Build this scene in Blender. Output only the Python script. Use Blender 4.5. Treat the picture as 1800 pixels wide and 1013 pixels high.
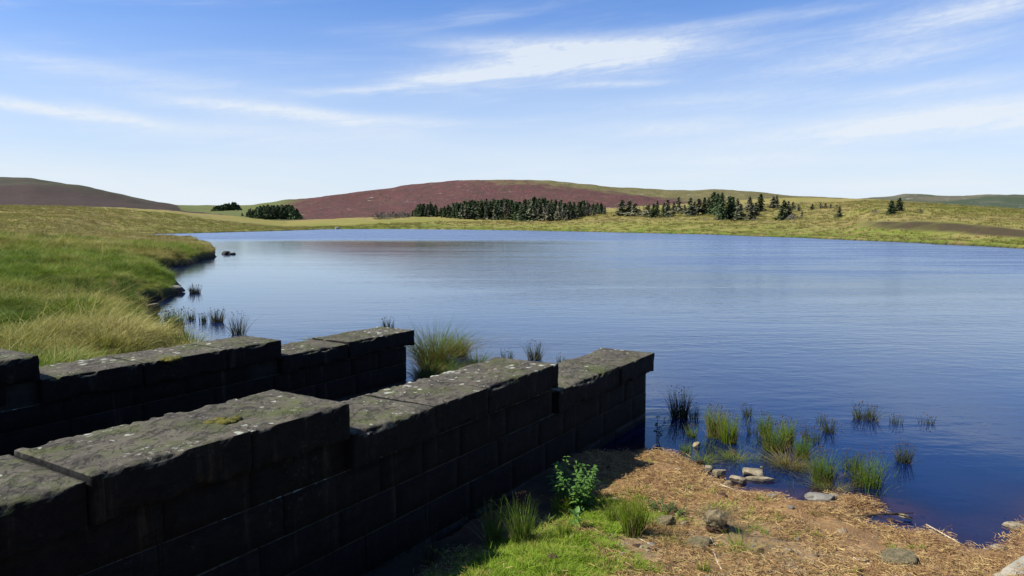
import bpy, math, random
import numpy as np

for o in list(bpy.data.objects):
    bpy.data.objects.remove(o)
scene = bpy.context.scene
COL = scene.collection
random.seed(11)
RNG = np.random.default_rng(11)

# ------------------------------------------------------------------ camera
F, EYE = 1300.0, 3.0                       # focal length in photo pixels (photo 1800 wide), eye height over the lake
PITCH = math.atan(116.5 / F)
cam_data = bpy.data.cameras.new('camera')
cam_data.sensor_width = 36.0
cam_data.lens = 36.0 * F / 1800.0
cam_data.clip_start = 0.05
cam_data.clip_end = 9000
cam = bpy.data.objects.new('camera', cam_data)
cam.location = (0, 0, EYE)
cam.rotation_euler = (math.pi / 2 - PITCH, 0, 0)
COL.objects.link(cam)
scene.camera = cam

# ------------------------------------------------------------------ light
SUN_EL = math.radians(46.5)
LX, LY = 0.985, 0.17                       # horizontal travel direction of the sunlight
SUN_STRENGTH, SKY_STRENGTH, EXPOSURE = 5.0, 0.053, 1.0
sun_data = bpy.data.lights.new('sun', 'SUN')
sun_data.energy = SUN_STRENGTH
sun_data.angle = math.radians(0.5)
sun_data.color = (1.0, 0.955, 0.87)
sun = bpy.data.objects.new('sun', sun_data)
sun.rotation_euler = (math.pi / 2 - SUN_EL, 0, math.atan2(LY, LX) - math.pi / 2)
sun.location = (-30, -10, 40)
COL.objects.link(sun)
scene.view_settings.view_transform = 'Standard'
scene.view_settings.look = 'None'
scene.view_settings.exposure = EXPOSURE
scene.view_settings.gamma = 1.0
scene.view_settings.use_curve_mapping = False
scene.cycles.max_bounces = 8
scene.cycles.transparent_max_bounces = 12
scene.cycles.caustics_reflective = False
scene.cycles.caustics_refractive = False


class NT:
    """short hand for building node trees"""
    def __init__(self, tree):
        self.t = tree
        tree.nodes.clear()

    def n(self, typ, ins=None, **props):
        nd = self.t.nodes.new(typ)
        for k, v in props.items():
            setattr(nd, k, v)
        for k, v in (ins or {}).items():
            s = nd.inputs[k]
            if isinstance(v, bpy.types.NodeSocket):
                self.t.links.new(v, s)
            else:
                s.default_value = v
        return nd

    def math(self, op, a, b=0.0, c=0.0, clamp=False):
        nd = self.n('ShaderNodeMath', {0: a, 1: b, 2: c}, operation=op)
        nd.use_clamp = clamp
        return nd.outputs[0]

    def vmath(self, op, a, b=(0, 0, 0)):
        return self.n('ShaderNodeVectorMath', {0: a, 1: b}, operation=op).outputs[0]

    def mix(self, f, a, b, blend='MIX'):
        nd = self.n('ShaderNodeMix', data_type='RGBA', blend_type=blend)
        for idx, v in ((0, f), (6, a), (7, b)):
            if isinstance(v, bpy.types.NodeSocket):
                self.t.links.new(v, nd.inputs[idx])
            else:
                nd.inputs[idx].default_value = v if idx == 0 else tuple(v) + ((1,) if len(v) == 3 else ())
        return nd.outputs[2]

    def noise(self, vec, scale, detail=4.0, rough=0.55, dist=0.0):
        return self.n('ShaderNodeTexNoise', {'Vector': vec, 'Scale': scale, 'Detail': detail, 'Roughness': rough, 'Distortion': dist}).outputs[0]

    def ramp(self, f, lo, hi, smooth=True):
        nd = self.n('ShaderNodeMapRange', {0: f, 1: lo, 2: hi, 3: 0.0, 4: 1.0})
        nd.interpolation_type = 'SMOOTHSTEP' if smooth else 'LINEAR'
        return nd.outputs[0]

    def scalev(self, v, s):
        return self.vmath('MULTIPLY', v, s)

    def sep(self, v):
        return self.n('ShaderNodeSeparateXYZ', {0: v}).outputs

    def comb(self, x, y, z):
        return self.n('ShaderNodeCombineXYZ', {0: x, 1: y, 2: z}).outputs[0]

    def link(self, a, b):
        self.t.links.new(a, b)


# ------------------------------------------------------------------ sky
world = bpy.data.worlds.new('World')
scene.world = world
world.use_nodes = True
w = NT(world.node_tree)
sky = w.n('ShaderNodeTexSky', sky_type='NISHITA')
sky.sun_disc = False
sky.sun_elevation = SUN_EL
sky.sun_rotation = math.atan2(-LX, -LY)
sky.altitude = 300
sky.air_density = 1.0
sky.dust_density = 0.6
sky.ozone_density = 2.2
tc = w.n('ShaderNodeTexCoord').outputs['Generated']
dx, dy, dz = w.sep(tc)
az = w.math('ARCTAN2', dx, dy)
el = w.math('ARCSINE', dz)
elp = w.math('MAXIMUM', el, 0.0)
sat = w.mix(1.0, sky.outputs[0], (0.63, 1.02, 1.60), 'MULTIPLY')
# milky air towards the horizon, the same all round
hz = w.math('EXPONENT', w.math('MULTIPLY', w.math('POWER', w.math('DIVIDE', elp, 0.172), 2.0), -1.0))
wis = w.noise(w.comb(w.math('MULTIPLY', az, 2.2), w.math('MULTIPLY', el, 16.0), 0.0), 1.0, 5, 0.6, 0.4)
hz = w.math('MULTIPLY', hz, w.math('ADD', 0.66, w.math('MULTIPLY', wis, 0.62)), clamp=True)
# high thin cloud drawn out by the wind
lean = w.math('SUBTRACT', el, w.math('MULTIPLY', az, 0.10))
cv = w.comb(w.math('MULTIPLY', az, 3.0), w.math('MULTIPLY', lean, 24.0), 3.1)
c1 = w.noise(cv, 1.0, 6, 0.62, 0.5)
cv2 = w.comb(w.math('MULTIPLY', az, 9.0), w.math('MULTIPLY', lean, 85.0), 7.7)
c2 = w.noise(cv2, 1.0, 5, 0.65, 0.8)
cv3 = w.comb(w.math('MULTIPLY', az, 55.0), w.math('MULTIPLY', lean, 120.0), 1.7)
c3 = w.noise(cv3, 1.0, 4, 0.6, 0.6)
cirrus = w.math('MULTIPLY', w.ramp(c1, 0.46, 0.85), w.ramp(c2, 0.1, 0.8))
cirrus = w.math('MULTIPLY', cirrus, 0.36)


def band(u, v, hu, hv, slope, gain):
    """one long cloud of the sky: its own bearing, height, length and slope"""
    a0 = math.atan((u - 900) / F)
    e0 = math.atan((390 - v) / math.hypot(F, u - 900))
    ca = w.math('SUBTRACT', az, a0)
    ce = w.math('SUBTRACT', w.math('SUBTRACT', el, e0), w.math('MULTIPLY', ca, slope))
    ce = w.math('ADD', ce, w.math('MULTIPLY', w.math('SUBTRACT', c2, 0.5), 0.012))
    q = w.math('ADD', w.math('POWER', w.math('ABSOLUTE', w.math('DIVIDE', ca, hu / F)), 2.0),
               w.math('POWER', w.math('ABSOLUTE', w.math('DIVIDE', ce, hv / F)), 2.0))
    g = w.math('EXPONENT', w.math('MULTIPLY', q, -1.0))
    tex = w.math('MULTIPLY', w.ramp(c2, 0.15, 0.75), w.ramp(c3, 0.0, 0.7))
    return w.math('MULTIPLY', w.math('MULTIPLY', g, gain), w.math('ADD', 0.35, w.math('MULTIPLY', tex, 0.75)))


total = cirrus
for args in ((960, 116, 190, 19, 0.10, .95), (920, 90, 150, 15, .0, .8), (810, 141, 110, 8, 0.10, .95), (1090, 100, 160, 22, 0.02, .75), (1000, 130, 230, 30, .04, .3),
             (1540, 108, 190, 20, 0.05, .62), (1710, 26, 150, 22, 0.10, .8), (1320, 46, 240, 8, .03, .28),
             (1560, 222, 260, 20, 0.09, .95), (1760, 210, 200, 24, 0.02, .9), (1640, 158, 160, 10, .05, .45), (1180, 225, 150, 16, .0, .5),
             (1360, 282, 260, 14, -.02, .5), (420, 193, 120, 12, -.06, 1.0), (570, 208, 90, 11, -.12, .9), (60, 190, 150, 9, -.10, .95), (640, 165, 120, 6, .06, .5), (700, 215, 120, 8, -.03, .5), (330, 150, 160, 16, -.05, .3), (120, 120, 130, 14, -.1, .3), (500, 240, 260, 20, -.03, .45), (1250, 180, 200, 14, .04, .4), (1450, 60, 200, 10, .08, .12),
             (210, 203, 60, 9, -.2, .45), (1080, 153, 90, 5, .0, .5), (690, 158, 90, 5, .14, .35)):
    total = w.math('ADD', total, band(*args))
total = w.math('MINIMUM', total, 0.85)
col = w.mix(hz, sat, (7.4, 8.15, 8.9))
col = w.mix(total, col, (7.7, 8.3, 9.0))
bg = w.n('ShaderNodeBackground', {'Color': col, 'Strength': SKY_STRENGTH})
out = w.n('ShaderNodeOutputWorld')
w.link(bg.outputs[0], out.inputs[0])


# ------------------------------------------------------------------ geometry of the view (photo pixel -> place)
def ray(u, v):
    x = (u - 900) / F
    y = -(v - 506.5) / F
    return np.array([x, y * math.sin(PITCH) + math.cos(PITCH), y * math.cos(PITCH) - math.sin(PITCH)])


def ground(u, v, z=0.0):
    d = ray(u, v)
    return np.array([0, 0, EYE]) + d * ((z - EYE) / d[2])


def height_at(u, v, rho):
    d = ray(u, v)
    return EYE + rho * d[2] / math.hypot(d[0], d[1])


def place(u, rho):
    d = ray(u, 390)
    k = rho / math.hypot(d[0], d[1])
    return d[0] * k, d[1] * k


W = np.array([0.53197739, 0.84675856])     # direction of the spillway walls
N = np.array([0.84675856, -0.53197739])    # across them, to the right


def st2xy(s, t):
    return W[0] * s + N[0] * t, W[1] * s + N[1] * t


# ------------------------------------------------------------------ noise in numpy
def _hash(ix, iy, iz, seed):
    h = (ix * 374761393 + iy * 668265263 + iz * 2147483647 + seed * 974711) & 0xFFFFFFFF
    h = ((h ^ (h >> 13)) * 1274126177) & 0xFFFFFFFF
    h = h ^ (h >> 16)
    return (h & 0xFFFFFF) / float(0xFFFFFF)


def vnoise(x, y, z=None, seed=0):
    x = np.asarray(x, float); y = np.asarray(y, float)
    z = np.zeros_like(x) if z is None else np.asarray(z, float)
    xi, yi, zi = np.floor(x).astype(np.int64), np.floor(y).astype(np.int64), np.floor(z).astype(np.int64)
    fx, fy, fz = x - xi, y - yi, z - zi
    fx = fx * fx * (3 - 2 * fx); fy = fy * fy * (3 - 2 * fy); fz = fz * fz * (3 - 2 * fz)
    r = 0
    for a in (0, 1):
        for b in (0, 1):
            for c in (0, 1):
                r = r + _hash(xi + a, yi + b, zi + c, seed) * (fx if a else 1 - fx) * (fy if b else 1 - fy) * (fz if c else 1 - fz)
    return r * 2 - 1


def fbm(x, y, z=None, octaves=4, seed=0, gain=0.5):
    r, a, f, tot = 0, 1.0, 1.0, 0
    for i in range(octaves):
        r = r + a * vnoise(np.asarray(x) * f, np.asarray(y) * f, None if z is None else np.asarray(z) * f, seed + i * 17)
        tot += a
        a *= gain
        f *= 2.03
    return r / tot


def sstep(a, b, x):
    t = np.clip((x - a) / (b - a), 0, 1)
    return t * t * (3 - 2 * t)


# ------------------------------------------------------------------ objects
def mesh_np(name, verts, faces, mats, smooth=True, attrs=None, matidx=None):
    me = bpy.data.meshes.new(name)
    verts = np.asarray(verts, np.float32)
    faces = np.asarray(faces, np.int32)
    k = faces.shape[1]
    me.vertices.add(len(verts))
    me.vertices.foreach_set('co', verts.ravel())
    me.loops.add(faces.size)
    me.loops.foreach_set('vertex_index', faces.ravel())
    me.polygons.add(len(faces))
    me.polygons.foreach_set('loop_start', np.arange(0, faces.size, k, dtype=np.int32))
    me.polygons.foreach_set('loop_total', np.full(len(faces), k, np.int32))
    me.polygons.foreach_set('use_smooth', np.full(len(faces), smooth))
    for m in (mats if isinstance(mats, (list, tuple)) else [mats]):
        me.materials.append(m)
    if matidx is not None:
        me.polygons.foreach_set('material_index', np.asarray(matidx, np.int32))
    for an, av in (attrs or {}).items():
        at = me.attributes.new(an, 'FLOAT', 'POINT')
        at.data.foreach_set('value', np.asarray(av, np.float32))
    me.update()
    me.validate()
    return me


def obj(name, me, parent=None, loc=(0, 0, 0), rotz=0.0, scale=None):
    o = bpy.data.objects.new(name, me)
    o.location = loc
    o.rotation_euler = (0, 0, rotz)
    if scale is not None:
        o.scale = scale if hasattr(scale, '__len__') else (scale,) * 3
    COL.objects.link(o)
    if parent is not None:
        o.parent = parent
    return o


def tag(o, label=None, cat=None, group=None, kind=None):
    if label: o['label'] = label
    if cat: o['category'] = cat
    if group: o['group'] = group
    if kind: o['kind'] = kind
    return o


def empty(name, loc, rotz=0.0):
    o = bpy.data.objects.new(name, None)
    o.location = loc
    o.rotation_euler = (0, 0, rotz)
    o.empty_display_size = 0.2
    COL.objects.link(o)
    return o


def grid_faces(n, m, mask=None):
    i, j = np.meshgrid(np.arange(n - 1), np.arange(m - 1), indexing='ij')
    a = i * m + j
    f = np.stack([a, a + m, a + m + 1, a + 1], -1).reshape(-1, 4)
    if mask is not None:
        mk = mask.reshape(-1)
        f = f[mk[f].all(1)]
    return f


def compact(verts, faces, *arrays):
    used = np.unique(faces)
    remap = -np.ones(len(verts), np.int64)
    remap[used] = np.arange(len(used))
    return (verts[used], remap[faces]) + tuple(a[used] for a in arrays)


# ------------------------------------------------------------------ materials
def material(name):
    m = bpy.data.materials.new(name)
    m.use_nodes = True
    return m, NT(m.node_tree)


def finish(nt, bsdf):
    o = nt.n('ShaderNodeOutputMaterial')
    nt.link(bsdf.outputs[0], o.inputs[0])


def pos(nt):
    return nt.n('ShaderNodeNewGeometry').outputs['Position']


def bump(nt, h, strength, dist):
    return nt.n('ShaderNodeBump', {'Height': h, 'Strength': strength, 'Distance': dist}).outputs[0]


def mat_stone():
    m, t = material('gritstone')
    g = t.n('ShaderNodeNewGeometry')
    p = g.outputs['Position']
    nz = t.sep(g.outputs['True Normal'])[2]
    px, py, pz = t.sep(p)
    n1 = t.noise(p, 2.2, 6, 0.65)
    n2 = t.noise(p, 9.0, 6, 0.7)
    n3 = t.noise(p, 55.0, 4, 0.7)
    rnd = t.n('ShaderNodeObjectInfo').outputs['Random']
    top = t.mix(t.ramp(n1, 0.32, 0.68), (0.026, 0.023, 0.018), (0.092, 0.081, 0.056))
    top = t.mix(t.math('MULTIPLY', t.ramp(n2, 0.42, 0.75), 0.75), top, (0.105, 0.097, 0.070))
    top = t.mix(t.math('MULTIPLY', t.ramp(n3, 0.45, 0.8), 0.6), top, (0.03, 0.028, 0.024))
    top = t.mix(t.math('MULTIPLY', rnd, 0.35), top, (0.075, 0.060, 0.048))
    # bedding of the split stone and small pits
    bed = t.noise(t.vmath('ADD', t.vmath('MULTIPLY', p, (5.0, 2.5, 5.0)), (4, 2, 9)), 2.2, 6, 0.75, 1.2)
    top = t.mix(t.math('MULTIPLY', t.ramp(bed, 0.52, 0.64), 0.7), top, (0.022, 0.019, 0.016))
    top = t.mix(t.math('MULTIPLY', t.ramp(t.noise(p, 27.0, 4, 0.75), 0.54, 0.66), 0.55), top, (0.135, 0.125, 0.095))
    # green algae
    alg = t.ramp(t.noise(t.vmath('ADD', p, (31, 7, 3)), 2.4, 6, 0.75), 0.46, 0.64)
    top = t.mix(t.math('MULTIPLY', alg, 0.62), top, (0.052, 0.066, 0.011))
    # pale crust lichen
    vo = t.n('ShaderNodeTexVoronoi', {'Vector': t.vmath('ADD', p, t.scalev(t.n('ShaderNodeTexNoise', {'Vector': p, 'Scale': 14.0}).outputs[1], (.09, .09, .09))), 'Scale': 7.5})
    lich = t.math('LESS_THAN', vo.outputs['Distance'], t.math('MULTIPLY', t.ramp(t.noise(p, 1.1, 2), 0.36, 0.72), 0.34))
    lich = t.math('MULTIPLY', t.math('MULTIPLY', lich, t.ramp(n3, 0.30, 0.5)), t.ramp(pz, 0.80, 0.92))
    top = t.mix(t.math('MULTIPLY', lich, 0.85), top, (0.30, 0.31, 0.25))
    vo2 = t.n('ShaderNodeTexVoronoi', {'Vector': t.vmath('ADD', p, t.scalev(t.n('ShaderNodeTexNoise', {'Vector': p, 'Scale': 40.0}).outputs[1], (.05, .05, .05))), 'Scale': 21.0})
    fl = t.math('LESS_THAN', vo2.outputs['Distance'], t.math('MULTIPLY', t.ramp(t.noise(p, 2.3, 3), 0.42, 0.72), 0.40))
    fl = t.math('MULTIPLY', fl, t.math('MULTIPLY', t.ramp(t.noise(p, 34.0, 3, 0.7), 0.40, 0.58), t.ramp(pz, 0.66, 0.95)))
    top = t.mix(t.math('MULTIPLY', fl, 0.7), top, (0.27, 0.27, 0.22))
    # sides near-black, the walls' shade put into their colour, plus run marks
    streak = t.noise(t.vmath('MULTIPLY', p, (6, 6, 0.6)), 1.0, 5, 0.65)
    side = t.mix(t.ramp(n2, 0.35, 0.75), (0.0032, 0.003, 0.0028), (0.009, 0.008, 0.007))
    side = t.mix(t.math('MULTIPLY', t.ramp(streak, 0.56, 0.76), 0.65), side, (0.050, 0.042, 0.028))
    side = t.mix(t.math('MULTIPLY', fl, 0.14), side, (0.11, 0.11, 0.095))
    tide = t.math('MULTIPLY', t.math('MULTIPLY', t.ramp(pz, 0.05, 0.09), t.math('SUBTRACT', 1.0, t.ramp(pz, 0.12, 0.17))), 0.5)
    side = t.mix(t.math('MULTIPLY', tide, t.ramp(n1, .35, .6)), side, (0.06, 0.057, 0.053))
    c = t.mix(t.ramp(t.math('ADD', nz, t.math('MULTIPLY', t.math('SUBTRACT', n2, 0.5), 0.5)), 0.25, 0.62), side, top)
    h = t.math('SUBTRACT', t.math('ADD', t.math('MULTIPLY', n2, 0.6), t.math('MULTIPLY', n3, 0.35)), t.math('MULTIPLY', t.ramp(bed, 0.52, 0.64), 0.5))
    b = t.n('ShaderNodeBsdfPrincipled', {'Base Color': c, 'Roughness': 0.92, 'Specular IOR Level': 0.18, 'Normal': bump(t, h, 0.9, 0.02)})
    finish(t, b)
    return m


def mat_simple(name, cols, scale=4.0, rough=0.9, spec=0.2, bscale=None, bdist=0.01, lo=0.35, hi=0.65, trans=0.0, rnd=0.0):
    m, t = material(name)
    p = pos(t)
    n1 = t.noise(p, scale, 5, 0.6)
    c = t.mix(t.ramp(n1, lo, hi), cols[0], cols[1])
    if len(cols) > 2:
        c = t.mix(t.ramp(t.noise(t.vmath('ADD', p, (9, 4, 2)), scale * 2.7, 5, 0.65), 0.5, 0.72), c, cols[2])
    if rnd:
        r = t.n('ShaderNodeObjectInfo').outputs['Random']
        c = t.n('ShaderNodeHueSaturation', {'Color': c, 'Value': t.math('ADD', 1 - rnd, t.math('MULTIPLY', r, rnd * 2)), 'Hue': t.math('ADD', 0.485, t.math('MULTIPLY', r, 0.03))}).outputs[0]
    ins = {'Base Color': c, 'Roughness': rough, 'Specular IOR Level': spec}
    if bscale:
        ins['Normal'] = bump(t, t.noise(p, bscale, 5, 0.65), 0.8, bdist)
    b = t.n('ShaderNodeBsdfPrincipled', ins)
    if trans:
        tr = t.n('ShaderNodeBsdfTranslucent', {'Color': c})
        mx = t.n('ShaderNodeMixShader', {0: trans, 1: b.outputs[0], 2: tr.outputs[0]})
        finish(t, mx)
    else:
        finish(t, b)
    return m


def mat_blade(name, base, tip, dry, patch=0.25, drylo=0.45, dryhi=0.7, trans=0.35, olive=None):
    """grass and rush blades: colour along the blade (attribute 'h') and in drifts over the ground"""
    m, t = material(name)
    p = pos(t)
    h = t.n('ShaderNodeAttribute', attribute_name='h').outputs['Fac']
    r = t.n('ShaderNodeObjectInfo').outputs['Random']
    c = t.mix(h, base, tip)
    drift = t.noise(t.vmath('MULTIPLY', p, (1, 1, 0.2)), patch, 5, 0.62)
    if olive:
        c = t.mix(t.ramp(t.noise(t.vmath('ADD', t.vmath('MULTIPLY', p, (1, 1, 0)), (50, 20, 0)), patch * .6, 4, 0.6), 0.45, 0.62), c, olive)
    dr = t.math('ADD', drift, t.math('MULTIPLY', t.math('SUBTRACT', r, 0.5), 0.28))
    c = t.mix(t.math('MULTIPLY', t.ramp(dr, drylo, dryhi), t.math('ADD', 0.35, t.math('MULTIPLY', h, 0.65))), c, dry)
    b = t.n('ShaderNodeBsdfPrincipled', {'Base Color': c, 'Roughness': 0.7, 'Specular IOR Level': 0.25})
    tr = t.n('ShaderNodeBsdfTranslucent', {'Color': c})
    mx = t.n('ShaderNodeMixShader', {0: trans, 1: b.outputs[0], 2: tr.outputs[0]})
    finish(t, mx)
    return m


def mat_moor():
    m, t = material('moorland_grass')
    p = pos(t)
    x, y, z = t.sep(p)
    flat = t.vmath('MULTIPLY', p, (1, 1, 0))
    big = t.noise(flat, 0.022, 6, 0.62)
    mid = t.noise(t.vmath('MULTIPLY', flat, (0.5, 1.4, 1)), 0.10, 6, 0.68)
    fine = t.noise(flat, 1.1, 6, 0.72)
    vf = t.noise(flat, 5.0, 4, 0.7)
    c = t.mix(t.ramp(big, 0.38, 0.62), (0.175, 0.150, 0.040), (0.19, 0.150, 0.055))
    c = t.mix(t.math('MULTIPLY', t.ramp(mid, 0.42, 0.66), 0.8), c, (0.125, 0.128, 0.024))
    c = t.mix(t.math('MULTIPLY', t.ramp(t.noise(t.vmath('ADD', flat, (70, 30, 0)), 0.05, 6, 0.7), 0.54, 0.72), 0.75), c, (0.145, 0.100, 0.040))
    c = t.mix(t.math('MULTIPLY', t.ramp(fine, 0.48, 0.75), 0.35), c, (0.085, 0.082, 0.022))
    c = t.mix(t.math('MULTIPLY', t.ramp(vf, 0.52, 0.8), 0.5), c, (0.25, 0.205, 0.095))
    lush = t.n('ShaderNodeAttribute', attribute_name='lush').outputs['Fac']
    c = t.mix(t.math('MULTIPLY', lush, t.ramp(mid, .3, .6)), c, (0.090, 0.122, 0.014))
    heath = t.n('ShaderNodeAttribute', attribute_name='heath').outputs['Fac']
    hc = t.mix(t.ramp(fine, 0.4, 0.65), (0.034, 0.034, 0.012), (0.066, 0.036, 0.026))
    c = t.mix(heath, c, hc)
    peat = t.n('ShaderNodeAttribute', attribute_name='peat').outputs['Fac']
    c = t.mix(peat, c, (0.014, 0.010, 0.007))
    hgt = t.math('ADD', t.math('MULTIPLY', fine, 1.0), t.math('MULTIPLY', vf, 0.45))
    b = t.n('ShaderNodeBsdfPrincipled', {'Base Color': c, 'Roughness': 0.95, 'Specular IOR Level': 0.1, 'Normal': bump(t, hgt, 0.7, 0.14)})
    finish(t, b)
    return m


def mat_heather():
    m, t = material('heather_moor')
    p = pos(t)
    x, y, z = t.sep(p)
    flat = t.vmath('MULTIPLY', p, (1, 0.55, 0))
    n1 = t.noise(flat, 0.014, 6, 0.65)
    n2 = t.noise(flat, 0.09, 6, 0.7)
    n3 = t.noise(flat, 0.5, 5, 0.7)
    c = t.mix(t.ramp(n2, 0.35, 0.65), (0.092, 0.036, 0.036), (0.064, 0.037, 0.029))
    c = t.mix(t.math('MULTIPLY', t.ramp(n3, 0.45, 0.66), 0.75), c, (0.030, 0.022, 0.016))
    c = t.mix(t.math('MULTIPLY', t.ramp(t.noise(t.vmath('ADD', flat, (40, 9, 0)), 0.22, 5, 0.7), 0.52, 0.70), 0.6), c, (0.115, 0.085, 0.050))
    grassy = t.n('ShaderNodeAttribute', attribute_name='grassy').outputs['Fac']
    gf = t.ramp(t.math('ADD', grassy, t.math('MULTIPLY', t.math('SUBTRACT', n1, 0.5), 1.5)), 0.38, 0.62)
    gc = t.mix(t.ramp(n2, 0.38, 0.62), (0.118, 0.102, 0.045), (0.085, 0.078, 0.030))
    gc = t.mix(t.math('MULTIPLY', t.ramp(n3, 0.5, 0.75), 0.5), gc, (0.055, 0.05, 0.018))
    c = t.mix(gf, c, gc)
    past = t.n('ShaderNodeAttribute', attribute_name='pasture').outputs['Fac']
    c = t.mix(past, c, t.mix(n2, (0.075, 0.092, 0.030), (0.10, 0.105, 0.038)))
    rock = t.ramp(t.noise(t.vmath('MULTIPLY', p, (0.35, 0.5, 1.0)), 0.16, 5, 0.75), 0.645, 0.68)
    c = t.mix(t.math('MULTIPLY', rock, t.math('MULTIPLY', t.math('SUBTRACT', 1.0, past), 0.7)), c, (0.34, 0.30, 0.26))
    b = t.n('ShaderNodeBsdfPrincipled', {'Base Color': c, 'Roughness': 0.95, 'Specular IOR Level': 0.08, 'Normal': bump(t, t.math('ADD', n3, t.math('MULTIPLY', n2, 2.0)), 0.7, 1.2)})
    finish(t, b)
    return m


def mat_hill(name, a, bcol, ccol, rockcol, rk=0.7):
    m, t = material(name)
    p = pos(t)
    z = t.sep(p)[2]
    flat = t.vmath('MULTIPLY', p, (1, 0.5, 0))
    n1 = t.noise(flat, 0.012, 6, 0.65)
    n3 = t.noise(flat, 0.10, 6, 0.74)
    rise = t.n('ShaderNodeAttribute', attribute_name='rise').outputs['Fac']
    c = t.mix(t.ramp(t.math('ADD', rise, t.math('MULTIPLY', t.math('SUBTRACT', n1, .5), 1.6)), 0.3, 0.75), a, bcol)
    c = t.mix(t.math('MULTIPLY', t.ramp(n3, 0.48, 0.72), 0.7), c, ccol)
    c = t.mix(t.ramp(t.noise(t.vmath('MULTIPLY', p, (.5, .5, 1)), 0.11, 5, 0.7), rk, rk + .05), c, rockcol)
    b = t.n('ShaderNodeBsdfPrincipled', {'Base Color': c, 'Roughness': 0.95, 'Specular IOR Level': 0.08, 'Normal': bump(t, n3, 0.7, 2.0)})
    finish(t, b)
    return m


def mat_beach():
    m, t = material('washed_up_straw_ground')
    p = pos(t)
    n1 = t.noise(p, 1.3, 5, 0.6)
    n2 = t.noise(p, 11.0, 5, 0.7)
    n3 = t.noise(p, 60.0, 4, 0.7)
    c = t.mix(t.ramp(n1, 0.35, 0.65), (0.175, 0.098, 0.038), (0.245, 0.155, 0.068))
    c = t.mix(t.math('MULTIPLY', t.ramp(n2, 0.48, 0.72), 0.75), c, (0.075, 0.036, 0.012))
    c = t.mix(t.math('MULTIPLY', t.ramp(n3, 0.55, 0.8), 0.6), c, (0.30, 0.215, 0.10))
    grit = t.n('ShaderNodeAttribute', attribute_name='grit').outputs['Fac']
    c = t.mix(t.math('MULTIPLY', t.ramp(t.noise(p, 2.6, 5, 0.7), 0.52, 0.68), 0.6), c, (0.085, 0.042, 0.015))
    c = t.mix(t.math('MULTIPLY', grit, t.ramp(n2, 0.35, 0.6)), c, (0.185, 0.142, 0.088))
    shade_soil = t.n('ShaderNodeAttribute', attribute_name='shade_soil').outputs['Fac']
    c = t.mix(shade_soil, c, t.mix(n2, (0.022, 0.016, 0.010), (0.05, 0.036, 0.022)))  # wall's shade worked into the soil colour along its foot
    moss = t.n('ShaderNodeAttribute', attribute_name='moss').outputs['Fac']
    mc = t.mix(t.ramp(n2, 0.4, 0.65), (0.10, 0.14, 0.014), (0.145, 0.17, 0.024))
    mc = t.mix(t.math('MULTIPLY', t.ramp(n3, 0.5, 0.7), 0.6), mc, (0.045, 0.045, 0.012))
    mf = t.ramp(t.math('ADD', moss, t.math('MULTIPLY', t.math('SUBTRACT', t.noise(p, 4.5, 5, .7), 0.5), 0.9)), 0.40, 0.56)
    c = t.mix(mf, c, mc)
    z = t.sep(p)[2]
    wet = t.math('SUBTRACT', 1.0, t.ramp(t.math('ADD', z, t.math('MULTIPLY', t.math('SUBTRACT', n2, .5), .05)), 0.03, 0.09))
    c = t.mix(t.math('MULTIPLY', wet, 0.8), c, (0.11, 0.056, 0.028))
    h = t.math('ADD', t.math('MULTIPLY', n2, 1.0), t.math('MULTIPLY', n3, 0.35))
    b = t.n('ShaderNodeBsdfPrincipled', {'Base Color': c, 'Roughness': 0.9, 'Specular IOR Level': 0.2, 'Normal': bump(t, h, 0.9, 0.03)})
    finish(t, b)
    return m


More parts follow.
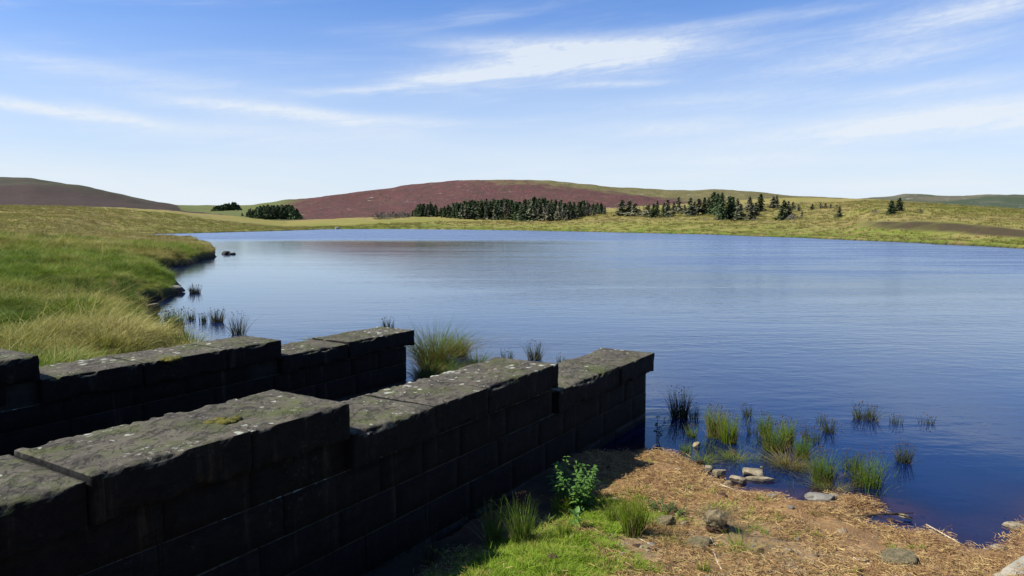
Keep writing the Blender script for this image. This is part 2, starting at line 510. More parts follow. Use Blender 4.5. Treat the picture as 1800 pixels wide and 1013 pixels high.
def mat_water():
    m, t = material('lake_water')
    p = pos(t)
    x, y, z = t.sep(p)
    flat = t.vmath('MULTIPLY', p, (1, 1, 0))
    ruff = t.n('ShaderNodeAttribute', attribute_name='ruffle').outputs['Fac']
    deep = t.n('ShaderNodeAttribute', attribute_name='deep').outputs['Fac']
    streak = t.noise(t.vmath('MULTIPLY', flat, (0.05, 0.26, 1)), 1.0, 5, 0.6, 0.5)
    rf = t.math('MULTIPLY', ruff, t.math('ADD', 0.62, t.math('MULTIPLY', t.ramp(streak, 0.35, 0.65), 0.55)))
    w1 = t.noise(t.vmath('MULTIPLY', flat, (0.75, 1.5, 1)), 2.4, 3, 0.55, 0.3)
    w2 = t.noise(t.vmath('MULTIPLY', flat, (0.8, 1.3, 1)), 9.0, 3, 0.55, 0.2)
    w3 = t.noise(t.vmath('MULTIPLY', flat, (0.5, 1.7, 1)), 0.55, 3, 0.5, 0.2)
    hgt = t.math('ADD', t.math('ADD', t.math('MULTIPLY', w1, 0.55), t.math('MULTIPLY', w2, 0.13)), t.math('MULTIPLY', w3, 0.9))
    nb = t.n('ShaderNodeBump', {'Height': hgt, 'Strength': 1.0, 'Distance': t.math('MULTIPLY', rf, 0.24)}).outputs[0]
    # waves too small to see singly far out: their slopes go into the roughness
    rough = t.math('ADD', 0.03, t.math('MULTIPLY', t.math('MINIMUM', rf, 0.5), 0.80))
    inc = t.n('ShaderNodeNewGeometry').outputs['Incoming']
    cosv = t.n('ShaderNodeVectorMath', {0: inc, 1: nb}, operation='DOT_PRODUCT').outputs['Value']
    cosv = t.math('ADD', t.math('ABSOLUTE', cosv), t.math('MULTIPLY', t.math('MULTIPLY', rough, rough), 0.55), clamp=True)
    fr = t.math('ADD', 0.02, t.math('MULTIPLY', t.math('POWER', t.math('SUBTRACT', 1.0, cosv), 5.0), 0.98))
    gl = t.n('ShaderNodeBsdfGlossy', {'Color': (0.86, 0.95, 1.0, 1), 'Roughness': rough, 'Normal': nb})
    body = t.n('ShaderNodeBsdfDiffuse', {'Color': (0.0014, 0.0072, 0.040, 1)})
    clear = t.n('ShaderNodeBsdfTransparent', {'Color': (0.62, 0.45, 0.33, 1)})
    under = t.n('ShaderNodeMixShader', {0: deep, 1: clear.outputs[0], 2: body.outputs[0]})
    mx = t.n('ShaderNodeMixShader', {0: fr, 1: under.outputs[0], 2: gl.outputs[0]})
    finish(t, mx)
    return m


M = {}
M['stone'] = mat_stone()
M['mortar'] = mat_simple('mortar', [(0.010, 0.010, 0.009), (0.022, 0.020, 0.017)], 8)
M['moor'] = mat_moor()
M['heather'] = mat_heather()
M['hill_far_left'] = mat_hill('dark_heather_hill', (0.046, 0.032, 0.026), (0.048, 0.046, 0.028), (0.028, 0.026, 0.018), (0.16, 0.14, 0.11), 0.78)
M['hill_far_right'] = mat_hill('rocky_green_hill', (0.042, 0.055, 0.032), (0.10, 0.09, 0.06), (0.036, 0.046, 0.030), (0.24, 0.22, 0.19), 0.62)
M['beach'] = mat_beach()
M['water'] = mat_water()
M['channel'] = mat_simple('channel_silt', [(0.02, 0.018, 0.013), (0.04, 0.035, 0.022)], 3)
M['rock'] = mat_simple('pale_sandstone', [(0.14, 0.115, 0.07), (0.25, 0.21, 0.14), (0.085, 0.065, 0.04)], 7, bscale=30, bdist=0.01)
M['grey_rock'] = mat_simple('grey_shore_rock', [(0.10, 0.095, 0.08), (0.17, 0.16, 0.135), (0.05, 0.048, 0.04)], 5, bscale=18, bdist=0.015)
M['dark_rock'] = mat_simple('dark_wet_rock', [(0.020, 0.018, 0.016), (0.045, 0.042, 0.036)], 6, bscale=18, bdist=0.015)
M['mossy_rock'] = mat_simple('moss_grown_rock', [(0.085, 0.074, 0.040), (0.17, 0.135, 0.075), (0.06, 0.060, 0.022)], 22, bscale=60, bdist=0.03)
M['root_ball'] = mat_simple('dried_root_mat', [(0.11, 0.088, 0.048), (0.19, 0.155, 0.09), (0.065, 0.04, 0.02)], 22, bscale=60, bdist=0.015)
M['peat'] = mat_simple('dark_peat', [(0.028, 0.016, 0.010), (0.05, 0.026, 0.016)], 16, bscale=40, bdist=0.012)
M['slab'] = mat_simple('pale_concrete', [(0.22, 0.20, 0.15), (0.29, 0.26, 0.20), (0.16, 0.145, 0.11)], 6, bscale=40, bdist=0.006)
M['bare_wood'] = mat_simple('weathered_wood', [(0.32, 0.265, 0.185), (0.45, 0.39, 0.29), (0.17, 0.13, 0.085)], 18)
M['dark_wood'] = mat_simple('wet_wood', [(0.026, 0.018, 0.012), (0.055, 0.036, 0.02)], 18)
M['straw'] = mat_simple('straw', [(0.21, 0.125, 0.046), (0.38, 0.260, 0.122)], 9, rnd=0.45, trans=0.15, lo=.3, hi=.7)
M['straw_red'] = mat_simple('brown_litter', [(0.12, 0.060, 0.024), (0.20, 0.110, 0.045)], 9, rnd=0.45, lo=.3, hi=.7)
M['grass'] = mat_blade('bank_grass', (0.060, 0.098, 0.008), (0.155, 0.215, 0.018), (0.28, 0.26, 0.075), 0.30, 0.50, 0.72, olive=(0.080, 0.130, 0.010))
M['grass_tan'] = mat_blade('tawny_grass', (0.095, 0.110, 0.014), (0.235, 0.235, 0.040), (0.37, 0.32, 0.115), 0.25, 0.44, 0.66, olive=(0.150, 0.125, 0.022))
M['bank_rush'] = mat_blade('bank_rush', (0.026, 0.045, 0.005), (0.070, 0.125, 0.010), (0.14, 0.105, 0.03), 0.5, 0.52, 0.75)
M['grass_far'] = mat_blade('far_moor_grass', (0.105, 0.105, 0.022), (0.185, 0.165, 0.042), (0.26, 0.20, 0.085), 0.035, 0.44, 0.62, olive=(0.125, 0.145, 0.020))
M['turf'] = mat_blade('mossy_turf', (0.11, 0.175, 0.010), (0.20, 0.30, 0.018), (0.26, 0.25, 0.05), 1.3, 0.52, 0.75)
M['rush'] = mat_blade('rush_green', (0.058, 0.095, 0.008), (0.125, 0.215, 0.018), (0.16, 0.13, 0.045), 2.0, 0.60, 0.85)
M['rush_bright'] = mat_blade('rush_bright_green', (0.085, 0.14, 0.008), (0.21, 0.29, 0.018), (0.20, 0.15, 0.045), 2.0, 0.58, 0.85)
M['rush_dark'] = mat_blade('rush_dark', (0.022, 0.032, 0.012), (0.05, 0.072, 0.024), (0.07, 0.055, 0.03), 2.0, 0.50, 0.85)
M['rush_tan'] = mat_blade('sedge_straw', (0.11, 0.085, 0.025), (0.255, 0.19, 0.060), (0.10, 0.11, 0.02), 2.0, 0.55, 0.8)
M['rush_dry'] = mat_blade('dry_rush', (0.13, 0.095, 0.045), (0.30, 0.235, 0.13), (0.20, 0.12, 0.06), 2.0, 0.55, 0.8)
M['seed'] = mat_simple('rush_seed_head', [(0.05, 0.026, 0.014), (0.085, 0.045, 0.022)], 20)
M['leaf'] = mat_simple('nettle_leaf', [(0.060, 0.145, 0.020), (0.105, 0.21, 0.034)], 9, rough=0.55, spec=0.35, trans=0.3)
M['leaf_bright'] = mat_simple('young_leaf', [(0.07, 0.15, 0.022), (0.10, 0.19, 0.035)], 9, rough=0.55, spec=0.35, trans=0.3)
M['leaf_dull'] = mat_simple('creeping_leaf', [(0.04, 0.075, 0.016), (0.065, 0.105, 0.026)], 12, rough=0.6, spec=0.3, trans=0.25)
M['stem'] = mat_simple('green_stem', [(0.05, 0.08, 0.02), (0.07, 0.10, 0.03)], 9)
M['moss_dark'] = mat_simple('olive_moss', [(0.042, 0.042, 0.006), (0.10, 0.088, 0.012)], 18, bscale=90, bdist=0.015)
M['bark'] = mat_simple('conifer_bark', [(0.06, 0.05, 0.04), (0.11, 0.095, 0.078)], 3)
M['bark_pale'] = mat_simple('bleached_trunk', [(0.20, 0.185, 0.16), (0.29, 0.27, 0.235)], 1)
M['spruce'] = mat_simple('spruce_needles', [(0.034, 0.056, 0.026), (0.068, 0.094, 0.036)], 0.6, rnd=0.35)
M['spruce_grey'] = mat_simple('grey_spruce_needles', [(0.085, 0.098, 0.056), (0.14, 0.14, 0.085)], 0.6, rnd=0.3)
M['spruce_thin'] = mat_simple('thin_larch_needles', [(0.13, 0.13, 0.082), (0.19, 0.175, 0.115)], 0.6, rnd=0.3)
M['twigs'] = mat_simple('bare_twigs', [(0.105, 0.092, 0.075), (0.17, 0.15, 0.125)], 0.8, rnd=0.25)

# ------------------------------------------------------------------ the lake's outline
SHORE_NEAR = [(1112, 801), (1141, 794), (1170, 797), (1190, 802), (1203, 812), (1222, 822), (1240, 838), (1268, 852), (1300, 867), (1322, 871), (1350, 868),
              (1380, 877), (1420, 881), (1455, 872), (1500, 876), (1535, 882), (1556, 894), (1548, 903), (1520, 905), (1497, 909), (1506, 919),
              (1528, 929), (1550, 926), (1575, 932), (1610, 937), (1650, 935), (1680, 950), (1712, 965), (1752, 969), (1772, 955), (1800, 935)]
POLY = [ground(u, v)[:2] for u, v in SHORE_NEAR]
POLY += [np.array(p) for p in ((6.2, 7.9), (9.5, 8.2), (16, 9), (30, 13), (60, 24), (85, 40), (92, 60), (80, 74))]
SHORE_FAR = [(1800, 437.5), (1720, 433), (1600, 427), (1500, 422.5), (1400, 418), (1320, 415.5), (1250, 412.5), (1100, 409.3), (1000, 407), (900, 405), (800, 403.8), (700, 403),
             (600, 403), (562, 403.6), (540, 404.6), (480, 406.5), (420, 408), (350, 410), (290, 411.4), (220, 413.2),
             (262, 417), (300, 418.6), (346, 421.5), (352, 428), (378, 434), (380, 441), (377, 452), (345, 460), (333, 466), (308, 469), (278, 472), (258, 476), (282, 481),
             (300, 490), (312, 501), (318, 512), (306, 521), (282, 527), (258, 533), (246, 541), (270, 547), (276, 560), (274, 575), (282, 590), (284, 605)]
POLY += [ground(u, v)[:2] for u, v in SHORE_FAR]
POLY += [np.array(st2xy(9.3, -14.0)), np.array(st2xy(8.2, -9.7)), np.array(st2xy(7.6, -8.8)), np.array(st2xy(8.0, -4.6))]
POLY = np.array(POLY)


def lake_dist(x, y):
    """distance to the lake's edge, negative on the water"""
    x = np.asarray(x, float); y = np.asarray(y, float)
    shp = x.shape
    x = x.ravel(); y = y.ravel()
    best = np.full(x.shape, 1e18)
    inside = np.zeros(x.shape, bool)
    for i in range(len(POLY)):
        ax, ay = POLY[i]
        bx, by = POLY[(i + 1) % len(POLY)]
        ex, ey = bx - ax, by - ay
        h = np.clip(((x - ax) * ex + (y - ay) * ey) / (ex * ex + ey * ey + 1e-12), 0, 1)
        best = np.minimum(best, (x - ax - ex * h) ** 2 + (y - ay - ey * h) ** 2)
        if abs(by - ay) > 1e-12:
            cr = ((ay > y) != (by > y)) & (x < ex * (y - ay) / ey + ax)
            inside ^= cr
    d = np.sqrt(best)
    return np.where(inside, -d, d).reshape(shp)


# ------------------------------------------------------------------ the moor
def zr(u, rho, v=None, z=None):
    return (rho, height_at(u, v, rho) if v is not None else z)


def column(u, *kn):
    return (math.atan((u - 900) / F), [zr(u, k[0], **k[1]) for k in kn])


V = lambda r, v: (r, {'v': v})
Z = lambda r, z: (r, {'z': z})
COLS = [
    (-math.pi, [(12, 1.5), (40, 2.0), (90, 3.0), (150, 4.0), (300, 6.0), (480, 6.0), (620, 3.0)]),
    (-1.6, [(12, 1.3), (40, 1.6), (90, 3.0), (150, 5.0), (300, 10.0), (480, 12.0), (620, 6.0)]),
    column(-700, Z(14, .8), Z(40, 1.0), Z(90, 2.2), Z(150, 4.2), Z(300, 10), Z(460, 13), Z(620, 4)),
    column(0, Z(14, .65), Z(60, 1.0), V(110, 402), V(150, 390), V(215, 375), V(330, 362.5), Z(560, 3)),
    column(130, Z(14, .55), Z(60, .9), V(120, 405), V(175, 391), V(250, 375), V(350, 363), Z(560, 3)),
    column(200, Z(14, .5), Z(60, .7), V(150, 408), V(190, 398), V(270, 380), V(370, 364), Z(560, 2)),
    column(300, Z(14, .5), Z(60, .6), V(190, 410), V(215, 403), V(280, 389), V(390, 367), Z(560, 2)),
    column(420, Z(14, .5), Z(60, .6), V(250, 407), V(280, 400), V(330, 391), V(430, 381), Z(560, 2)),
    column(500, Z(14, .5), Z(60, .6), V(290, 404), V(320, 400), V(360, 396), V(430, 390), Z(560, 2)),
    column(545, Z(14, .5), Z(60, .6), V(310, 403), V(335, 399), V(370, 393), V(450, 386), Z(580, 2)),
    column(720, Z(14, .5), Z(60, .6), V(305, 402), V(325, 393), V(360, 386), V(430, 380), Z(620, 2)),
    column(900, Z(14, .5), Z(60, .6), V(265, 404), V(290, 394), V(330, 388), V(430, 378), Z(620, 2)),
    column(1060, Z(14, .5), Z(60, .6), V(215, 407), V(240, 393), V(290, 381), V(420, 366), Z(620, 2)),
    column(1120, Z(14, .5), Z(60, .6), V(205, 407), V(228, 393), V(275, 380), V(420, 362), Z(620, 2)),
    column(1250, Z(14, .5), Z(60, .6), V(185, 410), V(205, 398), V(260, 383), V(460, 353), Z(700, 6)),
    column(1400, Z(14, .5), Z(60, .6), V(155, 415), V(175, 403), V(235, 383), V(480, 347.5), Z(720, 8)),
    column(1475, Z(14, .5), Z(60, .6), V(142, 416), V(165, 402), V(215, 384), V(460, 349.5), Z(700, 8)),
    column(1540, Z(14, .5), Z(60, .6), V(136, 416), V(148, 399), V(154, 391.5), V(440, 352), Z(700, 8)),
    column(1640, Z(14, .5), Z(60, .6), V(124, 419), V(137, 405.5), V(144, 391.5), V(420, 358.5), Z(700, 8)),
    column(1740, Z(14, .5), Z(60, .6), V(112, 423), V(124, 411), V(131, 398.5), V(410, 365), Z(700, 8)),
    column(1800, Z(14, .5), Z(60, .6), V(107, 426), V(117, 414.5), V(124, 406), V(400, 369), Z(700, 8)),
    column(2300, Z(14, .5), Z(60, .6), Z(90, .7), Z(110, 1.2), Z(150, 2.5), Z(400, 9), Z(700, 6)),
    (1.6, [(14, 1.2), (40, 1.4), (90, 2.0), (120, 2.5), (160, 3.5), (400, 9), (700, 5)]),
    (math.pi, [(12, 1.5), (40, 2.0), (90, 3.0), (150, 4.0), (300, 6.0), (480, 6.0), (620, 3.0)]),
]
AZC = np.array([c[0] for c in COLS])
RHOC = np.log(np.array([[k[0] for k in c[1]] for c in COLS]))
ZC = np.array([[k[1] for k in c[1]] for c in COLS])


def moor_base(x, y):
    a = np.arctan2(x, y)
    lr0 = np.log(np.hypot(x, y) + 1e-9)
    rk = [np.interp(a, AZC, RHOC[:, k]) for k in range(7)]
    zk = [np.interp(a, AZC, ZC[:, k]) for k in range(7)]
    tot = 0
    for off in (-0.05, 0, 0.05):
        lr = lr0 + off * np.clip((lr0 - 4.2) / 1.0, 0, 1)
        z = zk[0].copy()
        for k in range(6):
            f = np.clip((lr - rk[k]) / (rk[k + 1] - rk[k]), 0, 1)
            z = np.where(lr > rk[k], zk[k] + (zk[k + 1] - zk[k]) * f, z)
        tot = tot + z
    return tot / 3


def worley(x, y, seed=0):
    xi, yi = np.floor(x).astype(np.int64), np.floor(y).astype(np.int64)
    best = np.full(np.shape(x), 9.0)
    for a in (-1, 0, 1):
        for b in (-1, 0, 1):
            cx, cy = xi + a, yi + b
            best = np.minimum(best, np.hypot(cx + _hash(cx, cy, 0, seed) - x, cy + _hash(cx, cy, 1, seed) - y))
    return best


def moor_z(x, y, d=None):
    x = np.asarray(x, float); y = np.asarray(y, float)
    r = np.hypot(x, y)
    if d is None:
        d = lake_dist(x, y)
    near = np.clip(1 - (r - 60) / 60, 0, 1)
    d = d + near * 0.26 * fbm(x * 1.1, y * 1.1, octaves=3, seed=5) + (1 - near) * 0.9 * fbm(x * 0.16, y * 0.16, octaves=3, seed=6)
    zb = moor_base(x, y)
    bankh = 0.40 + 0.16 * vnoise(x * 0.35, y * 0.35, seed=8)
    z = bankh * sstep(-0.06, 0.30, d) + np.maximum(0, zb - 0.42) * sstep(0.3, 14, d)
    z = z + sstep(0.2, 1.5, d) * (near * (0.16 * fbm(x * 0.9, y * 0.9, octaves=4, seed=21) + 0.40 * np.clip(1 - 1.5 * worley(x / 1.15, y / 1.15, 3) ** 2, -0.3, 1)) + 0.35 * sstep(90, 200, r) * fbm(x * 0.06, y * 0.06, octaves=4, seed=22))
    z = z + sstep(200, 500, r) * 0.9 * fbm(x * 0.02, y * 0.02, octaves=3, seed=23) * sstep(5, 40, d)
    return np.where(d < -0.05, np.maximum(-1.5, -0.03 + 0.35 * (d + 0.05)), z), d


def heath_mask(x, y):
    """the heathery scarp on the right-hand slope"""
    a = np.arctan2(x, y)
    r = np.hypot(x, y)
    u = np.tan(np.clip(a, -1.2, 1.2)) * F + 900
    lo = np.interp(a, AZC, np.exp(RHOC[:, 3])); hi = np.interp(a, AZC, np.exp(RHOC[:, 4]))
    m = sstep(-3.0, 0.0, r - lo) * (1 - sstep(0.5, 5.0, r - hi)) * sstep(1480, 1560, u)
    return m * np.clip(1.0 + 0.7 * fbm(x * .25, y * .25, octaves=3, seed=9), 0, 1)


angs = np.concatenate([np.linspace(-math.pi, -0.78, 50)[:-1], np.linspace(-0.78, 0.78, 470), np.linspace(0.78, math.pi, 50)[1:]])
rads = np.exp(np.linspace(math.log(4.0), math.log(720), 460))
A, R = np.meshgrid(angs, rads, indexing='ij')
X, Y = R * np.sin(A), R * np.cos(A)
D0 = lake_dist(X, Y)
Zm, D = moor_z(X, Y, D0)
S_, T_ = X * W[0] + Y * W[1], X * N[0] + Y * N[1]
keep = ~((S_ > -9.5) & (S_ < 11.0) & (T_ > -9.05) & (T_ < 13.5))
slope_peat = (1 - sstep(0.02, 0.40, D + 0.12 * fbm(X * 2, Y * 2, octaves=2, seed=3))) * (R < 700)
uu = np.tan(np.clip(A, -1.2, 1.2)) * F + 900
heath = heath_mask(X, Y)
lush = np.clip((1 - sstep(3, 26, D)) * sstep(80, 120, R) * (uu > 540) + 0.8 * (1 - sstep(25, 110, R)) + 0.6 * sstep(150, 320, uu) * (1 - sstep(720, 820, uu)) * sstep(120, 160, R) * (1 - sstep(25, 90, D)), 0, 1)
ff = grid_faces(len(angs), len(rads), keep)
vv, ff, ap, ah, al = compact(np.stack([X, Y, Zm], -1).reshape(-1, 3), ff, slope_peat.ravel(), heath.ravel(), lush.ravel())
tag(obj('moor_ground', mesh_np('moor_ground', vv, ff, M['moor'], attrs={'peat': ap, 'heath': ah, 'lush': al})), 'tawny green moorland sloping round the lake shore', 'ground', kind='structure')


def hill(name, crest, rho0, rho1, z0, mat, label, amp, n=260, mrows=70, shape=1.25, extra=None, foot=None):
    us = np.linspace(crest[0][0], crest[-1][0], n)
    vs = np.interp(us, [c[0] for c in crest], [c[1] for c in crest])
    for _ in range(3):
        vs[1:-1] = (vs[:-2] + vs[1:-1] * 2 + vs[2:]) / 4
    tt = np.linspace(0, 1.5, mrows)
    U, T = np.meshgrid(us, tt, indexing='ij')
    az_ = np.arctan((U - 900) / F)
    rr = rho0 + (rho1 - rho0) * T
    zc = np.array([height_at(u, v, rho1) for u, v in zip(us, vs)])[:, None]
    prof = np.where(T < 1, np.sin(np.clip(T, 0, 1) * math.pi / 2) ** shape, 1 - 1.3 * (T - 1) ** 2)
    z = z0 + (zc - z0) * prof
    x, y = rr * np.sin(az_), rr * np.cos(az_)
    z = z + amp * fbm(x * 0.012, y * 0.012, octaves=5, seed=31) * np.clip(T * 3, 0, 1) * np.clip(1 - np.abs(T - .5) * 2.0, 0.05, 1)
    z = z + 0.5 * fbm(x * 0.09, y * 0.09, octaves=3, seed=33)
    at = {'rise': np.clip(T, 0, 1).ravel()}
    if extra:
        at.update({k: f(U, T, x, y).ravel() for k, f in extra.items()})
    o = obj(name, mesh_np(name, np.stack([x, y, z], -1).reshape(-1, 3), grid_faces(n, mrows), mat, attrs=at))
    return tag(o, label, 'hill', kind='structure')


hill('left_hill', [(-900, 300), (-500, 306), (0, 318), (60, 320), (130, 330), (200, 342.5), (260, 354), (310, 363), (420, 374)], 330, 1000, 2.0, M['hill_far_left'],
     'dark heather hill rising at the left', 6)
hill('heather_hill', [(235, 365), (310, 363), (400, 363), (480, 360.5), (520, 357), (560, 351), (600, 345), (640, 340), (690, 335.5), (704, 332), (716, 330.5), (760, 327), (800, 323.5), (830, 321.5), (930, 322), (1000, 327),
     (1080, 336), (1160, 339.5), (1215, 340.5), (1250, 338), (1290, 340), (1330, 344), (1400, 351), (1650, 360)], 395, 920, 2.5, M['heather'],
     'broad hill purple with heather above the lake', 7, n=420, mrows=110,
     extra={'grassy': lambda U, T, x, y: np.clip(sstep(0.36, 0.66, T + .1 * fbm(x * .01, y * .01, octaves=3, seed=77)) * sstep(740, 880, U) * 0.72 + 0.3 * sstep(0.85, 1.0, T) + 0.35 * sstep(1000, 1180, U) + 0.3 * (1 - sstep(.02, .22, T)), 0, 1),
            'pasture': lambda U, T, x, y: (1 - sstep(470, 540, U + 25 * fbm(x * .02, y * .02, seed=4))) * 1.0})
hill('far_right_ridge', [(1380, 356), (1500, 353), (1560, 349.5), (1585, 346), (1610, 347.5), (1640, 349), (1680, 348.5), (1740, 346.5), (1800, 347.5), (1900, 349), (2300, 352)], 700, 1700, 8.0, M['hill_far_right'],
     'low rocky green ridge on the far right horizon', 10)


# ------------------------------------------------------------------ beach on the right of the near wall
def beach_z(x, y):
    d = lake_dist(x, y)
    d = d + 0.07 * fbm(x * 2.1, y * 2.1, octaves=3, seed=41)
    r = np.hypot(x, y)
    tw = x * N[0] + y * N[1] + 4.1
    land = 0.055 * sstep(-0.02, 0.16, d) + 0.055 * np.maximum(d, 0) + 0.013 * np.maximum(d, 0) ** 2
    land = land * (1 - 0.80 * np.exp(-(np.maximum(tw, 0) / 1.05) ** 2) * sstep(0.4, 2.0, d))
    land = np.minimum(land, 1.42)
    n_ = 0.055 * fbm(x * 1.3, y * 1.3, octaves=3, seed=42) + 0.026 * fbm(x * 6, y * 6, octaves=3, seed=43) + 0.010 * fbm(x * 24, y * 24, octaves=2, seed=44)
    z = land + n_ * sstep(-0.05, 0.35, d)
    uw = -0.02 + 0.16 * d + 0.05 * fbm(x * 1.6, y * 1.6, octaves=3, seed=45)
    return np.where(d < -0.02, np.minimum(z, np.maximum(uw, -1.6)), z), d


def on_beach(u, v):
    """where the sight line of a photo pixel meets the beach"""
    d = ray(u, v)
    k = np.linspace(0.45, 1.05, 240) * EYE / -d[2]
    p = np.array([0, 0, EYE]) + d * k[:, None]
    hit = np.nonzero(p[:, 2] <= beach_z(p[:, 0], p[:, 1])[0])[0]
    return p[hit[0]] if len(hit) else ground(u, v, 0)


sl = np.concatenate([np.arange(-10, 2.6, 0.28), np.arange(2.6, 9.6, 0.027), np.arange(9.6, 11.6, 0.12)])
tl = np.concatenate([np.arange(-4.5, 2.2, 0.027), np.arange(2.2, 14, 0.25)])
S_, T_ = np.meshgrid(sl, tl, indexing='ij')
X, Y = st2xy(S_, T_)
Zb, Db = beach_z(X, Y)


def moss_mask(x, y):
    c1_ = ground(930, 985, .3)
    c2_ = ground(1060, 900, .2)
    c3_ = ground(800, 1060, .4)
    m = 0
    for c, r in ((c1_, 1.0), (c2_, .62), (c3_, 1.5)):
        m = np.maximum(m, 1 - np.hypot(x - c[0], y - c[1]) / r * 0.6)
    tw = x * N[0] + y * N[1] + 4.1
    return np.clip(m, 0, 1) * sstep(0.35, 0.95, tw)  # green cut back along the wall foot to deepen the shade there


def grit_mask(x, y):
    c1_ = ground(1420, 985, .3)
    c2_ = ground(1180, 960, .3)
    m = 0
    for c, r in ((c1_, 0.9), (c2_, .8)):
        m = np.maximum(m, 1 - np.hypot(x - c[0], y - c[1]) / r * 0.55)
    return np.clip(m, 0, 1)


moss = moss_mask(X, Y)
tag(obj('beach', mesh_np('beach', np.stack([X, Y, Zb], -1).reshape(-1, 3), grid_faces(len(sl), len(tl)), M['beach'], attrs={'moss': moss.ravel(), 'shade_soil': ((1 - sstep(0.25, 0.95, T_ + 4.1 + 0.25 * fbm(X * 3, Y * 3, octaves=3, seed=47))) * sstep(.2, 1.2, Db)).ravel(), 'grit': grit_mask(X, Y).ravel()})),
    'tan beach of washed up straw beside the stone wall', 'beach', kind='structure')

# floor of the channel between the walls
sl = np.linspace(-10, 11.2, 60)
tl = np.linspace(-9.1, -4.45, 24)
S_, T_ = np.meshgrid(sl, tl, indexing='ij')
X, Y = st2xy(S_, T_)
Zf = 0.45 - 0.55 * sstep(3.0, 8.5, S_) - 0.7 * sstep(8.5, 11, S_) + 0.05 * fbm(X * 2, Y * 2, seed=50)
tag(obj('channel_floor', mesh_np('channel_floor', np.stack([X, Y, Zf], -1).reshape(-1, 3), grid_faces(60, 24), M['channel'])), 'dark silty floor between the two stone walls', 'ground', kind='structure')

# water: one sheet over the lake's bed
angs = np.concatenate([np.linspace(-0.95, 0.95, 330), np.linspace(0.95, 1.75, 40)[1:]])
rads = np.exp(np.linspace(math.log(3.0), math.log(360), 330))
A, R = np.meshgrid(angs, rads, indexing='ij')
X, Y = R * np.sin(A), R * np.cos(A)
Dw = lake_dist(X, Y)
keep = Dw < 1.2
S_, T_ = X * W[0] + Y * W[1], X * N[0] + Y * N[1]
bedz, _ = beach_z(X, Y)
depth = np.clip(np.where((T_ > -4.5) & (S_ < 11.6), -bedz, -Dw * 0.3), 0, 5)
deep = np.clip(1 - np.exp(-depth / 0.11), 0, 1)
deep = np.clip(np.maximum(deep, 0.0) * 1.02, 0, 1)
Uw = np.tan(A.clip(-1.3, 1.3)) * F + 900
Vw = 390 + EYE * F / np.maximum(Y, 0.5)
# wind: calm in the lee of the left shore, ruffled far out and to the right
calm = np.exp(-((X + 9 + 0.12 * Y) / (8 + 0.36 * Y)) ** 2) * sstep(16, 26, Y) * (1 - sstep(105, 150, Y))
open_ = sstep(20, 60, Y) * (1 - calm) + sstep(110, 160, Y)
ruffle = 0.026 + 0.06 * sstep(8, 20, Y) * (1 - 0.97 * calm) + 0.30 * np.clip(open_, 0, 1)
ruffle = ruffle * (1 - 0.75 * np.exp(-np.abs(Dw) / 1.2) * (Y < 20))
ff = grid_faces(len(angs), len(rads), keep)
vv, ff, ad, ar = compact(np.stack([X, Y, np.zeros_like(X)], -1).reshape(-1, 3), ff, deep.ravel(), ruffle.ravel())
tag(obj('lake_water', mesh_np('lake_water', vv, ff, M['water'], attrs={'deep': ad, 'ruffle': ar})), 'rippled blue lake reflecting the sky', 'water', kind='structure')


